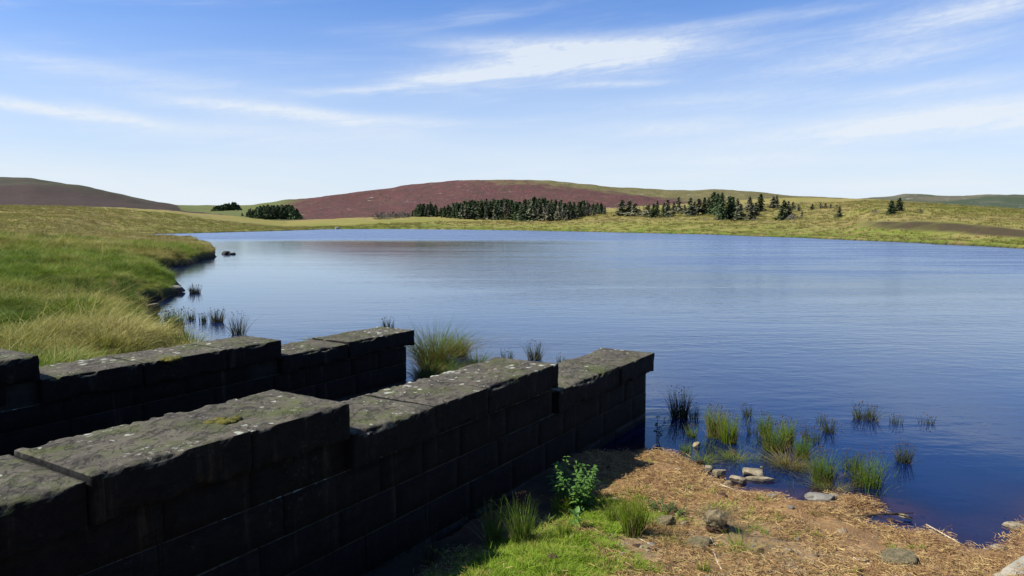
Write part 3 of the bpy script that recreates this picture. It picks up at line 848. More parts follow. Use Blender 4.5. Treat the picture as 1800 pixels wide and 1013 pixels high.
# ------------------------------------------------------------------ masonry walls
def block_mesh(name, sx, sy, sz, step, rough, chip, seed, mats, chipr=0.05, taper=0.0, top_only=False):
    """a rough stone block, centred in plan, z from 0 to sz"""
    nx, ny, nz = [max(2, int(round(s / step)) + 1) for s in (sx, sy, sz)]
    xs, ys, zs = np.linspace(-sx / 2, sx / 2, nx), np.linspace(-sy / 2, sy / 2, ny), np.linspace(-sz / 2, sz / 2, nz)
    idx = {}
    verts, faces = [], []

    def vid(i, j, k):
        key = (i, j, k)
        if key not in idx:
            idx[key] = len(verts)
            verts.append((xs[i], ys[j], zs[k]))
        return idx[key]
    for i in range(nx - 1):
        for j in range(ny - 1):
            faces.append((vid(i, j, nz - 1), vid(i + 1, j, nz - 1), vid(i + 1, j + 1, nz - 1), vid(i, j + 1, nz - 1)))
            faces.append((vid(i, j, 0), vid(i, j + 1, 0), vid(i + 1, j + 1, 0), vid(i + 1, j, 0)))
    for i in range(nx - 1):
        for k in range(nz - 1):
            faces.append((vid(i, 0, k), vid(i + 1, 0, k), vid(i + 1, 0, k + 1), vid(i, 0, k + 1)))
            faces.append((vid(i, ny - 1, k), vid(i, ny - 1, k + 1), vid(i + 1, ny - 1, k + 1), vid(i + 1, ny - 1, k)))
    for j in range(ny - 1):
        for k in range(nz - 1):
            faces.append((vid(0, j, k), vid(0, j, k + 1), vid(0, j + 1, k + 1), vid(0, j + 1, k)))
            faces.append((vid(nx - 1, j, k), vid(nx - 1, j + 1, k), vid(nx - 1, j + 1, k + 1), vid(nx - 1, j, k + 1)))
    P = np.array(verts)
    H = np.array([sx, sy, sz]) / 2
    gap = H - np.abs(P)                                      # distance to each pair of faces
    e = np.sort(gap, 1)[:, 1]                                # distance to the nearest edge
    sg = np.sign(P)
    nrm = np.where(gap < 1e-6, sg, 0.0)
    nrm = nrm / np.linalg.norm(nrm, axis=1, keepdims=True)
    q = P + seed * 7.31
    cn = fbm(q[:, 0] * 5, q[:, 1] * 5, q[:, 2] * 5, octaves=4, seed=seed)
    big = fbm(q[:, 0] * 1.7, q[:, 1] * 1.7, q[:, 2] * 1.7, octaves=3, seed=seed + 5)
    fine = fbm(q[:, 0] * 16, q[:, 1] * 16, q[:, 2] * 16, octaves=3, seed=seed + 9)
    amount = chip * np.clip(0.35 + 1.5 * cn + 0.8 * big + 0.9 * fine, 0.08, 2.4) * np.exp(-e / chipr)
    amount = amount * np.where(gap[:, 0] < chipr * 1.6, 0.3, 1.0)
    P = P - sg * np.where(gap < chipr * 2.2, 1.0, 0.0) * amount[:, None] * np.exp(-gap / (chipr * 1.2))
    P = P + nrm * (rough * (0.9 * big + 0.7 * cn + 0.4 * fine))[:, None]
    P[:, 2] += sz / 2
    return mesh_np(name, P, np.array(faces), mats, smooth=True)


WALL_ROT = math.atan2(W[1], W[0])


def stone_wall(label, t0, t1, steps, end, seed):
    """t0..t1: the body's faces; steps: (s from, s to, coping top, coping joints)"""
    tc_ = (t0 + t1) / 2
    x, y = st2xy(0, tc_)
    root = empty('stone_wall', (x, y, 0), WALL_ROT)
    tag(root, label, 'wall', 'stepped masonry walls of the old spillway')
    lr = random.Random(seed)
    wid = t1 - t0
    # core behind the recessed joints
    cv, cf = [], []
    for (a, b, top, _) in steps:
        i = len(cv)
        x0, x1, y0, y1, z0, z1 = a + (0.03 if a == steps[0][0] else 0), b - (0.06 if b == end else 0), -wid / 2 + 0.035, wid / 2 - 0.035, -1.2, top - 0.30
        cv += [(x0, y0, z0), (x1, y0, z0), (x1, y1, z0), (x0, y1, z0), (x0, y0, z1), (x1, y0, z1), (x1, y1, z1), (x0, y1, z1)]
        cf += [tuple(i + k for k in q) for q in ((0, 3, 2, 1), (4, 5, 6, 7), (0, 1, 5, 4), (2, 3, 7, 6), (1, 2, 6, 5), (3, 0, 4, 7))]
    obj('wall_core', mesh_np('wall_core', cv, cf, M['mortar'], smooth=False), root)
    k = seed * 100
    for si, (a, b, top, joints) in enumerate(steps):
        ths = 0.285
        cuts = [a] + list(joints) + [b]
        for ci in range(len(cuts) - 1):
            p0, p1 = cuts[ci], cuts[ci + 1]
            k += 1
            ln = p1 - p0 - 0.012
            over = 0.16 if (b == end and ci == len(cuts) - 2) else 0.0
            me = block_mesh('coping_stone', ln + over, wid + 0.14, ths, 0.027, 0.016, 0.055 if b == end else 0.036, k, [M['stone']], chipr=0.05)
            c = obj('coping_stone', me, root, ((p0 + p1 + over) / 2, lr.uniform(-.012, .012), top - ths + lr.uniform(-0.012, 0.008)))
            if seed == 3 and si == 1 and ci == 0:
                c.location.z -= 0.022
            c.rotation_euler = (lr.uniform(-.012, .012), lr.uniform(-.005, .005), lr.uniform(-.006, .006))
    # the courses under the coping: laid through all steps, stopped by each step's coping
    heights = [(-0.62, 0.36), (-0.26, 0.37), (0.11, 0.33), (0.44, 0.30), (0.74, 0.30), (1.04, 0.29)]
    for ci, (z0, h) in enumerate(heights):
        s = steps[0][0] + (0.0 if ci % 2 else 0.35)
        while s < end - 0.05:
            ln = lr.uniform(0.55, 1.05)
            if s + ln > end - 0.35:
                ln = end - s
            top_here = [tp for (a, b, tp, _) in steps if s + 0.05 < b][0] - 0.285
            top_there = [tp for (a, b, tp, _) in steps if s + ln - 0.05 < b + 1e-6][0] - 0.285
            if top_there < z0 + 0.12 < top_here:
                ln = max([b for (a, b, tp, _) in steps if b <= s + ln] + [s + 0.3]) - s
            hh = min(h, top_here - z0) if min(top_here, top_there) > z0 + 0.1 else 0
            if top_there < top_here and hh:
                hh = min(h, (top_there if z0 + h > top_there else top_here) - z0) if top_there > z0 + .1 else min(h, top_here - z0)
            if hh > 0.1 and ln > 0.1:
                for side in (1, -1):
                    k += 1
                    dp = 0.26
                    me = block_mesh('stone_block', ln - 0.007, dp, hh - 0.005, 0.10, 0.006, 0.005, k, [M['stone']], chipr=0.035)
                    obj('stone_block', me, root, (s + ln / 2, side * -(wid / 2 - dp / 2 + lr.uniform(-0.004, 0.004)), z0 + 0.008))
                if s + ln >= end - 0.01 and wid > 0.56:
                    k += 1
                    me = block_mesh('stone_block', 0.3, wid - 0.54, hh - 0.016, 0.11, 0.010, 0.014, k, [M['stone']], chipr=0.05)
                    obj('stone_block', me, root, (end - 0.16, 0, z0 + 0.008))
            s += max(ln, 0.1)
    return root


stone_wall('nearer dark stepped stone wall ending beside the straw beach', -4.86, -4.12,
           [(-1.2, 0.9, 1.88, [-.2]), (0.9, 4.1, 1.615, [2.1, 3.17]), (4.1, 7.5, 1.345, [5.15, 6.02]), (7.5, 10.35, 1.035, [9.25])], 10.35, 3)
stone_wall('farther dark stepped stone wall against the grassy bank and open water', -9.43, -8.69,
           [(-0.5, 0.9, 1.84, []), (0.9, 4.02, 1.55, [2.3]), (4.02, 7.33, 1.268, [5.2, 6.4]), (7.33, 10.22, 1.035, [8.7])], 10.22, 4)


# ------------------------------------------------------------------ plants
def blades(n, height, radius, lean, width, seed, segs=3, droop=0.25, tube=False, hvar=0.35, inner=0.0, ang0=None):
    """n grass blades (flat) or rush stems (three sided) as arrays"""
    r = np.random.default_rng(seed)
    V_, F_, H_ = [], [], []
    base = 0
    for i in range(n):
        rr = radius * math.sqrt(r.uniform(inner, 1))
        a = r.uniform(0, 2 * math.pi)
        bx, by = rr * math.cos(a), rr * math.sin(a)
        ld = a + r.normal(0, 0.9)
        l = abs(r.normal(0, lean)) + lean * 0.35 * rr / max(radius, 1e-6)
        h = height * (1 - hvar * abs(r.normal(0, 0.7)))
        h = max(h, height * 0.25)
        tw = r.uniform(0, math.pi)
        wd = width * r.uniform(0.7, 1.25)
        rows = []
        for k in range(segs + 1):
            f = k / segs
            ox = l * h * (f * 0.55 + f * f * (0.45 + droop))
            z = h * f * (1 - droop * 0.55 * f * f * min(1, l * 2.2))
            ww = wd * (1 - 0.88 * f ** 1.4)
            cx, cy = bx + ox * math.cos(ld), by + ox * math.sin(ld)
            if tube:
                rows.append([(cx + ww * .5 * math.cos(tw + q * 2.094), cy + ww * .5 * math.sin(tw + q * 2.094), z) for q in range(3)])
            else:
                rows.append([(cx - ww * .5 * math.cos(tw), cy - ww * .5 * math.sin(tw), z), (cx + ww * .5 * math.cos(tw), cy + ww * .5 * math.sin(tw), z)])
            H_ += [f] * (3 if tube else 2)
        m = 3 if tube else 2
        for row in rows:
            V_ += row
        for k in range(segs):
            o = base + k * m
            if tube:
                for q in range(3):
                    q2 = (q + 1) % 3
                    F_.append((o + q, o + q2, o + m + q2, o + m + q))
            else:
                F_.append((o, o + 1, o + 3, o + 2))
        base += m * (segs + 1)
    return np.array(V_), np.array(F_), np.array(H_)


def blade_mesh(name, mat, *a, **k):
    v, f, h = blades(*a, **k)
    return mesh_np(name, v, f, mat, smooth=True, attrs={'h': h})


SRC = {}


def source(name, meshes):
    c = bpy.data.collections.new(name)
    for me in meshes:
        o = bpy.data.objects.new(me.name, me)
        c.objects.link(o)
    SRC[name] = c
    return c


def scatter(name, label, cat, coll, pts, scales, rots):
    """a mass nobody could count: instances of small tufts on points"""
    pts = np.asarray(pts, np.float32)
    n = len(pts)
    me = bpy.data.meshes.new(name)
    me.vertices.add(n)
    me.vertices.foreach_set('co', pts.ravel())
    a = me.attributes.new('sc', 'FLOAT_VECTOR', 'POINT'); a.data.foreach_set('vector', np.asarray(scales, np.float32).ravel())
    a = me.attributes.new('ro', 'FLOAT_VECTOR', 'POINT'); a.data.foreach_set('vector', np.asarray(rots, np.float32).ravel())
    a = me.attributes.new('ix', 'INT', 'POINT'); a.data.foreach_set('value', RNG.integers(0, 1000, n).astype(np.int32))
    o = obj(name, me)
    ng = bpy.data.node_groups.new(name, 'GeometryNodeTree')
    ng.interface.new_socket('Geometry', in_out='INPUT', socket_type='NodeSocketGeometry')
    ng.interface.new_socket('Geometry', in_out='OUTPUT', socket_type='NodeSocketGeometry')
    nd = ng.nodes
    gi, go = nd.new('NodeGroupInput'), nd.new('NodeGroupOutput')
    ci = nd.new('GeometryNodeCollectionInfo')
    ci.inputs['Collection'].default_value = coll
    ci.inputs['Separate Children'].default_value = True
    ci.inputs['Reset Children'].default_value = True
    ip = nd.new('GeometryNodeInstanceOnPoints')
    ip.inputs['Pick Instance'].default_value = True

    def attr(nm, typ):
        q = nd.new('GeometryNodeInputNamedAttribute')
        q.data_type = typ
        q.inputs[0].default_value = nm
        return q.outputs[0]
    L = ng.links.new
    L(gi.outputs[0], ip.inputs['Points'])
    L(ci.outputs[0], ip.inputs['Instance'])
    L(attr('ix', 'INT'), ip.inputs['Instance Index'])
    e2r = nd.new('FunctionNodeEulerToRotation')
    L(attr('ro', 'FLOAT_VECTOR'), e2r.inputs[0])
    L(e2r.outputs[0], ip.inputs['Rotation'])
    L(attr('sc', 'FLOAT_VECTOR'), ip.inputs['Scale'])
    L(ip.outputs[0], go.inputs[0])
    md = o.modifiers.new('scatter', 'NODES')
    md.node_group = ng
    return tag(o, label, cat, kind='stuff')


def rots(n, tilt):
    return np.stack([RNG.normal(0, tilt, n), RNG.normal(0, tilt, n), RNG.uniform(0, 6.283, n)], -1)


# --- tufts on the left bank
tufts = [blade_mesh('bank_grass_tuft', M['grass'], 46, 0.30, 0.13, 0.55, 0.010, 100 + i, segs=3, droop=0.5) for i in range(5)]
tufts_tan = [blade_mesh('tawny_grass_tuft', M['grass_tan'], 46, 0.30, 0.13, 0.6, 0.010, 140 + i, segs=3, droop=0.55) for i in range(4)]
far_tufts = [blade_mesh('far_grass_tuft', M['grass_far'], 26, 0.34, 0.30, 0.5, 0.03, 180 + i, segs=2, droop=0.4) for i in range(3)] + \
            [blade_mesh('far_green_tuft', M['grass_far'], 26, 0.30, 0.30, 0.5, 0.03, 190 + i, segs=2, droop=0.4) for i in range(2)]
source('tufts', tufts); source('tufts_tan', tufts_tan); source('far_tufts', far_tufts)


def polar_points(n, a0, a1, r0, r1, power):
    a = RNG.uniform(a0, a1, n)
    q = RNG.uniform(0, 1, n)
    r = (r0 ** power + q * (r1 ** power - r0 ** power)) ** (1 / power)
    return r * np.sin(a), r * np.cos(a), r


x, y, r = polar_points(60000, -0.78, -0.25, 11, 75, 0.9)
z, d = moor_z(x, y)
tt_ = x * N[0] + y * N[1]
ok = (d > 0.34) & (tt_ < -9.75)
x, y, z, r, d = x[ok], y[ok], z[ok], r[ok], d[ok]
sel = fbm(x * 0.16, y * 0.16, octaves=4, seed=61) * 1.3 + RNG.normal(0, .10, len(x)) > -0.03
tall = 1.0 + 0.55 * fbm(x * 0.45, y * 0.45, octaves=3, seed=62)
s = RNG.uniform(0.6, 1.15, len(x)) * (0.55 + 0.75 * np.clip(1 - 1.5 * worley(x / 1.15, y / 1.15, 3) ** 2, -0.2, 1)) * tall * (0.85 + r / 90) * (0.6 + 0.4 * sstep(.3, 2.0, d))
sc = np.stack([s * 1.1, s * 1.1, s * RNG.uniform(0.7, 1.2, len(x))], -1)
P = np.stack([x, y, z - 0.03], -1)
scatter('bank_grass', 'thick green grass covering the left bank', 'grass', SRC['tufts'], P[sel], sc[sel], rots(sel.sum(), .22))
scatter('tawny_bank_grass', 'tawny grass mixed through the left bank', 'grass', SRC['tufts_tan'], P[~sel], sc[~sel], rots((~sel).sum(), .22))
x, y, r = polar_points(9000, -0.78, -0.25, 11, 75, 0.9)
z, d = moor_z(x, y)
ok = (d > 0.4) & (x * N[0] + y * N[1] < -9.75) & (fbm(x * 0.35, y * 0.35, octaves=4, seed=66) > 0.02)
x, y, z, r = x[ok], y[ok], z[ok], r[ok]
source('bank_rush', [blade_mesh('bank_rush_tuft', M['bank_rush'], 46, 0.36, 0.12, 0.28, 0.010, 250 + i, segs=3, droop=0.3) for i in range(3)])
s = RNG.uniform(0.7, 1.35, len(x)) * (0.85 + r / 90)
scatter('bank_rushes', 'darker green rush tufts dotted through the bank grass', 'rushes', SRC['bank_rush'], np.stack([x, y, z - 0.03], -1), np.stack([s, s, s], -1), rots(len(x), .12))
x, y, r = polar_points(30000, -0.72, -0.12, 60, 330, 0.8)
x2, y2, r2 = polar_points(26000, -0.28, 0.66, 100, 330, 0.8)
x, y, r = np.concatenate([x, x2]), np.concatenate([y, y2]), np.concatenate([r, r2])
z, d = moor_z(x, y)
ok = (d > 0.6) & (heath_mask(x, y) < 0.25) & (RNG.uniform(0, 1, len(x)) < 0.6)
x, y, z, r = x[ok], y[ok], z[ok], r[ok]
s = RNG.uniform(0.6, 1.3, len(x)) * (0.7 + r / 260)
scatter('moor_grass', 'rough grass tufts over the farther moor', 'grass', SRC['far_tufts'], np.stack([x, y, z - 0.05], -1), np.stack([s * 1.3, s * 1.3, s], -1), rots(len(x), .12))

# --- foreground: turf, straw litter
turf = [blade_mesh('turf_tuft', M['turf'], 30, 0.045, 0.045, 0.8, 0.005, 220 + i, segs=2, droop=0.5) for i in range(4)]
source('turf', turf)
n = 40000
s_ = RNG.uniform(2.6, 8.3, n); t_ = RNG.uniform(-4.1, 1.2, n)
x, y = st2xy(s_, t_)
z, d = beach_z(x, y)
mk = moss_mask(x, y) + 0.45 * fbm(x * 4.5, y * 4.5, octaves=3, seed=71)
ok = (d > 0.25) & (mk > 0.52 + RNG.normal(0, .06, n))
s = RNG.uniform(0.5, 1.25, ok.sum())
scatter('short_turf', 'bright green mossy turf in front of the nearer wall', 'turf', SRC['turf'], np.stack([x, y, z - 0.006], -1)[ok], np.stack([s, s, s], -1), rots(ok.sum(), .25))


def straw_mesh(name, mat, n, seed, L=0.046, spread=0.05, w=0.0021):
    r = np.random.default_rng(seed)
    V_, F_ = [], []
    for i in range(n):
        a = r.uniform(0, math.pi)
        l = L * r.uniform(0.4, 1.2)
        c = np.array([r.normal(0, spread), r.normal(0, spread), r.uniform(0.002, 0.012)])
        dv = np.array([math.cos(a), math.sin(a), r.normal(0, 0.12)]) * l / 2
        sd = np.array([-math.sin(a), math.cos(a), 0]) * w * r.uniform(.5, 1.2)
        up = np.array([0, 0, w * .8])
        b = len(V_)
        for e in (-1, 1):
            V_ += [c + dv * e - sd, c + dv * e + sd, c + dv * e + up]
        F_ += [(b, b + 1, b + 4, b + 3), (b + 1, b + 2, b + 5, b + 4), (b + 2, b, b + 3, b + 5)]
    return mesh_np(name, V_, F_, mat, smooth=False)


source('straw', [straw_mesh('straw_bits', M['straw'], 13, 300 + i) for i in range(3)] + [straw_mesh('litter_bits', M['straw_red'], 13, 320 + i, .045) for i in range(2)])
n = 34000
s_ = RNG.uniform(3.0, 9.4, n); t_ = RNG.uniform(-4.0, 2.6, n)
x, y = st2xy(s_, t_)
z, d = beach_z(x, y)
mk = moss_mask(x, y) + 0.45 * fbm(x * 4.5, y * 4.5, octaves=3, seed=71)
ok = (d > -0.03) & (mk < 0.60 + RNG.normal(0, .1, n)) & (fbm(x * 2.2, y * 2.2, octaves=4, seed=88) + RNG.normal(0, .1, n) > -0.14) & (x * N[0] + y * N[1] + 4.1 + RNG.normal(0, .15, n) > np.where(d > 1.0, 0.55, 0))
s = RNG.uniform(0.5, 1.4, ok.sum())
scatter('straw_litter', 'washed up straw and reed litter covering the beach', 'litter', SRC['straw'], np.stack([x, y, z], -1)[ok], np.stack([s, s, s], -1), rots(ok.sum(), .18))


n = 5200
s_ = RNG.uniform(3.0, 8.6, n); t_ = RNG.uniform(-3.9, 2.4, n)
x, y = st2xy(s_, t_)
z, d = beach_z(x, y)
near_moss = np.clip(moss_mask(x, y) * 1.5, 0, 1)
ok = (d > 0.3) & (RNG.uniform(0, 1, n) < 0.10 + 0.75 * near_moss) & (fbm(x * 3.2, y * 3.2, octaves=3, seed=91) > 0.12 - 0.1 * near_moss)
s = RNG.uniform(0.7, 1.9, ok.sum())
scatter('green_sprouts', 'small green sprouts coming up through the straw', 'sprouts', SRC['turf'], np.stack([x, y, z - 0.004], -1)[ok], np.stack([s, s, s], -1), rots(ok.sum(), .2))


# --- rushes standing in and by the water
def clump(u, v, hpx, wpx, style, label, n=70, z=0.0, group=None, name='rush_clump', cat='rushes'):
    g = ground(u, v, z) if z is not None else on_beach(u, v)
    z = zb = g[2]
    dist = math.hypot(g[0], g[1], EYE - z)
    h = hpx * dist / F
    rad = wpx * dist / F * 0.5
    root = empty(name, (g[0], g[1], zb))
    tag(root, label, cat, group)
    seed = int(u * 7 + v * 3)
    lean = {'up': 0.16, 'bright': 0.12, 'dark': 0.20, 'tan': 0.75, 'sparse': 0.14, 'mixed': 0.4, 'low': 0.7}[style]
    mat = {'up': M['rush'], 'bright': M['rush_bright'], 'dark': M['rush_dark'], 'tan': M['rush_tan'], 'sparse': M['rush_dark'], 'mixed': M['rush'], 'low': M['rush_bright']}[style]
    wd = max(0.006, dist * 0.00062)
    n = int(n * 2.0)
    core = rad * (0.55 if style in ('tan', 'mixed', 'low') else 0.75)
    me = blade_mesh('stems', mat, n, h * 1.05 + .06, core, lean * 1.15, wd, seed, segs=3, droop=0.25 if lean < .3 else 0.6, tube=True, hvar=0.5)
    tag(obj('stems', me, root, (0, 0, -0.06)), kind='stuff')
    if style in ('up', 'bright', 'dark', 'mixed', 'tan', 'low'):
        nd_ = max(6, n // (4 if style != 'mixed' else 1))
        md = M['rush_dry'] if style != 'tan' else M['rush']
        if style == 'mixed':
            md = M['rush_tan']
        tag(obj('dry_stems', blade_mesh('dry_stems', md, nd_, h * 0.75 + .06, core * 1.1, lean * 1.5 + .1, wd, seed + 1, segs=3, droop=0.4, tube=True), root, (0, 0, -0.06)), kind='stuff')
    if style in ('dark', 'up', 'bright', 'sparse'):
        r = np.random.default_rng(seed + 2)
        V_, F_ = [], []
        for i in range(max(3, n // 7)):
            a = r.uniform(0, 6.283)
            rr = core * math.sqrt(r.uniform(0, 1)) * 1.25
            c = np.array([rr * math.cos(a), rr * math.sin(a), h * r.uniform(0.68, 1.02)])
            q = dist * 0.0005 * r.uniform(.7, 1.4) + 0.002
            b = len(V_)
            V_ += [c + np.array(o) * q for o in ((1, 0, 0), (-.5, .87, 0), (-.5, -.87, 0), (0, 0, 1.8), (0, 0, -1.2))]
            F_ += [(b, b + 1, b + 3), (b + 1, b + 2, b + 3), (b + 2, b, b + 3), (b + 1, b, b + 4), (b + 2, b + 1, b + 4), (b, b + 2, b + 4)]
        tag(obj('seed_heads', mesh_np('seed_heads', V_, F_, M['seed']), root), kind='stuff')
    return root


G1 = 'rush clumps in the shallows by the beach'
for a in (
    (1195, 733, 52, 34, 'dark', 'dark rush clump with brown seed heads, nearest the wall end in the water', 85),
    (1219, 735, 26, 20, 'sparse', 'small thin rush tuft just right of the dark seeded clump', 22),
    (1216, 768, 24, 18, 'up', 'short green rush tuft below the dark seeded clump', 40),
    (1204, 795, 20, 18, 'up', 'low green tuft where the beach meets the wall corner water', 35),
    (1257, 768, 56, 32, 'bright', 'left half of the tall bright green rush pair', 120),
    (1281, 778, 50, 30, 'bright', 'right half of the tall bright green rush pair, shorter', 110),
    (1313, 731, 20, 18, 'sparse', 'faint thin rush tuft behind the tall bright pair', 26),
    (1322, 762, 22, 26, 'sparse', 'wispy grey dead rush tuft right of the bright pair', 22),
    (1345, 766, 40, 22, 'up', 'green rush clump at the back left of the middle cluster', 75),
    (1358, 792, 50, 34, 'up', 'wide green rush clump in the centre of the middle cluster', 110),
    (1383, 783, 48, 22, 'bright', 'slim bright yellow-green rush clump of the middle cluster', 90),
    (1409, 805, 40, 26, 'up', 'green rush clump behind the straw coloured sedge', 80),
    (1425, 775, 26, 34, 'sparse', 'thin dark rushes standing between the middle cluster and open water', 40),
    (1456, 760, 26, 20, 'dark', 'small dark rush tuft standing apart right of the middle cluster', 36),
    (1444, 742, 16, 14, 'sparse', 'faint sprig farthest out above the small dark tuft', 12),
    (1388, 822, 36, 54, 'tan', 'straw coloured sedge tussock in front of the green clumps', 120),
    (1235, 812, 20, 34, 'low', 'low yellow-green grass mat in the shallows near the first stones', 60),
    (1290, 808, 24, 40, 'low', 'low green grass tussock beneath the tall bright pair', 70),
    (1328, 808, 12, 22, 'low', 'tiny green grass tuft near the flat stone', 30),
    (1446, 848, 58, 36, 'up', 'tall green rush clump close to the beach right of the flat stone', 120),
    (1463, 862, 26, 40, 'tan', 'dry fallen sedge at the foot of the tall green clump', 60),
    (1498, 826, 30, 34, 'sparse', 'thin dark green rushes left half of the far right clump', 60),
    (1524, 852, 54, 54, 'up', 'broad rush clump farthest right at the beach edge', 95),
    (1588, 812, 34, 26, 'dark', 'dark rush tuft with white flecks standing far right', 45),
    (1521, 737, 26, 44, 'dark', 'dark rush island alone in open water at the right', 60),
    (1574, 744, 14, 26, 'sparse', 'faint thin rushes right of the dark rush island', 22),
    (1628, 744, 14, 28, 'sparse', 'faintest thin rushes farthest right in open water', 20),
):
    clump(*a[:6], n=a[6], group=G1)
source('reed', [blade_mesh('reed_sprig', M['rush'], 5, 0.26, 0.09, 0.3, 0.007, 270 + i, segs=3, droop=0.3, tube=True) for i in range(3)] + [blade_mesh('dry_reed_sprig', M['rush_dry'], 4, 0.18, 0.09, 0.8, 0.006, 275 + i, segs=3, droop=0.4, tube=True) for i in range(2)])
pts = []
for cu, cv, su, sv, n in ((1265, 775, 45, 22, 26), (1375, 790, 50, 28, 40), (1480, 835, 55, 20, 30), (1590, 815, 30, 16, 9), (1230, 800, 30, 10, 12), (1520, 745, 60, 10, 8)):
    for i in range(n):
        g = ground(cu + RNG.normal(0, su), cv + RNG.normal(0, sv))
        if lake_dist(np.array([g[0]]), np.array([g[1]]))[0] < -0.05:
            pts.append((g[0], g[1], -0.07))
s = RNG.uniform(0.5, 1.25, len(pts))
scatter('stray_reeds', 'stray thin reeds standing between the rush clumps', 'reeds', SRC['reed'], np.array(pts), np.stack([s, s, s], -1), rots(len(pts), .12))
G2 = 'rush clumps between the walls and the open water'
for a in (
    (762, 650, 112, 60, 'mixed', 'largest green and straw rush tussock past the farther wall end', 190),
    (750, 674, 60, 46, 'mixed', 'straw rush tussock in front, between the two walls', 110),
    (806, 625, 54, 38, 'mixed', 'rounded rush clump right of the largest tussock', 90),
    (790, 664, 46, 50, 'mixed', 'low rush tussock behind the nearer wall top', 90),
    (838, 652, 48, 30, 'mixed', 'small straw rush tuft above the nearer wall', 70),
    (891, 637, 24, 26, 'sparse', 'faint thin rush tuft left of the dark upright tuft', 35),
    (939, 632, 34, 28, 'dark', 'dark upright rush tuft in water behind the nearer wall', 50),
    (985, 638, 16, 16, 'sparse', 'tiny faint rush tuft nearest the last wall stone', 14),
):
    clump(*a[:6], n=a[6], group=G2)
G3 = 'rush clumps in the left inlet'
for a in (
    (290, 596, 46, 40, 'up', 'dense rush stand against the left bank, nearest part', 120),
    (308, 582, 40, 34, 'up', 'dense rush stand against the left bank, outer part', 100),
    (336, 562, 18, 18, 'sparse', 'first thin rush tuft out from the left bank stand', 26),
    (357, 566, 16, 16, 'sparse', 'second thin rush tuft out from the left bank stand', 22),
    (382, 566, 24, 26, 'dark', 'third and widest rush tuft out from the left bank', 45),
    (419, 588, 38, 26, 'dark', 'tall wispy rush tuft standing just behind the farther wall', 34),
    (343, 515, 14, 22, 'dark', 'short green tuft beside the flat rock in the inlet', 45),
):
    clump(*a[:6], n=a[6], group=G3)
G4 = 'rushes on the ground beside the nearer wall'
for a in (
    (868, 958, 78, 30, 'up', 'dark green rush clump in the wall shadow, left of two', 45, .30),
    (918, 955, 84, 38, 'up', 'tall fanned rush clump at the shadow edge', 75, .27),
    (1113, 940, 88, 42, 'bright', 'tallest sunlit rush clump standing on the beach', 110, .22),
    (1076, 918, 50, 22, 'bright', 'thin green tuft left of the tallest sunlit rush', 32, .20),
    (992, 944, 40, 26, 'bright', 'small green grass tuft left of the broad-leaved weed', 40, .26),
    (985, 908, 36, 34, 'bright', 'grass tuft at the foot of the nettle', 60, .19),
    (1176, 955, 26, 30, 'low', 'short bright tuft right of the tallest rush', 45, .25),
    (1303, 970, 44, 22, 'low', 'pale seeding grass tuft right of the bent stick', 26, .22),
    (1238, 1008, 36, 14, 'bright', 'thin dark grass shoot at the lower edge of the picture', 16, .34),
    (756, 990, 66, 24, 'sparse', 'thin reed tuft in deep shadow at the wall foot', 16, .40),
):
    clump(*a[:6], n=a[6], z=None, group=G4, cat='rushes')
# tufts rooted on the walls and stones
for a in (
    (682, 573, 15, 28, 'sparse', 'wispy tuft growing on the end stone of the farther wall', 30, 1.03),
    (552, 598, 12, 26, 'low', 'small green tuft in the step of the farther wall', 40, 1.0),
    (868, 652, 9, 44, 'tan', 'flat dry grass tuft lying on the nearer wall top', 60, 1.345),
):
    clump(*a[:6], n=a[6], z=a[7], name='grass_tuft', cat='grass tuft', group='tufts rooted on the wall tops')


# --- leafy plants
def leaf_geo(V_, F_, base, dirv, length, width, droop, up=(0, 0, 1)):
    dirv = np.array(dirv, float); dirv /= np.linalg.norm(dirv)
    side = np.cross(dirv, up); side /= (np.linalg.norm(side) + 1e-9)
    nrm = np.cross(side, dirv)
    b = len(V_)
    pts = [(0, 0.08), (0.28, 0.95), (0.6, 0.75), (1.0, 0.02)]
    for f, wf in pts:
        c = base + dirv * length * f - np.array([0, 0, 1]) * droop * length * f * f
        V_ += [c - side * width * .5 * wf + nrm * width * .12 * wf, c, c + side * width * .5 * wf + nrm * width * .12 * wf]
    for k in range(3):
        o = b + k * 3
        F_ += [(o, o + 1, o + 4, o + 3), (o + 1, o + 2, o + 5, o + 4)]


def tube_mesh(name, paths, mat, sides=5):
    V_, F_ = [], []
    for pts, r0, r1 in paths:
        pts = [np.array(p, float) for p in pts]
        n = len(pts)
        b = len(V_)
        for i, p in enumerate(pts):
            d = pts[min(i + 1, n - 1)] - pts[max(i - 1, 0)]
            d /= (np.linalg.norm(d) + 1e-9)
            a = np.cross(d, (0.31, 0.17, 0.93)); a /= (np.linalg.norm(a) + 1e-9)
            c = np.cross(d, a)
            r = r0 + (r1 - r0) * i / (n - 1)
            for k in range(sides):
                an = 2 * math.pi * k / sides
                V_.append(p + a * r * math.cos(an) + c * r * math.sin(an))
        for i in range(n - 1):
            for k in range(sides):
                k2 = (k + 1) % sides
                F_.append((b + i * sides + k, b + i * sides + k2, b + (i + 1) * sides + k2, b + (i + 1) * sides + k))
        c0 = len(V_); V_.append(pts[0]); V_.append(pts[-1])
        for k in range(sides):
            k2 = (k + 1) % sides
            F_.append((c0, b + k2, b + k, b + k))
            e = b + (n - 1) * sides
            F_.append((c0 + 1, e + k, e + k2, e + k2))
    q = [f for f in F_ if len(set(f)) == 4]
    t3 = [tuple(dict.fromkeys(f)) for f in F_ if len(set(f)) == 3]
    tri = [(f[0], f[1], f[2]) for f in q] + [(f[0], f[2], f[3]) for f in q] + t3
    return mesh_np(name, V_, tri, mat, smooth=True)


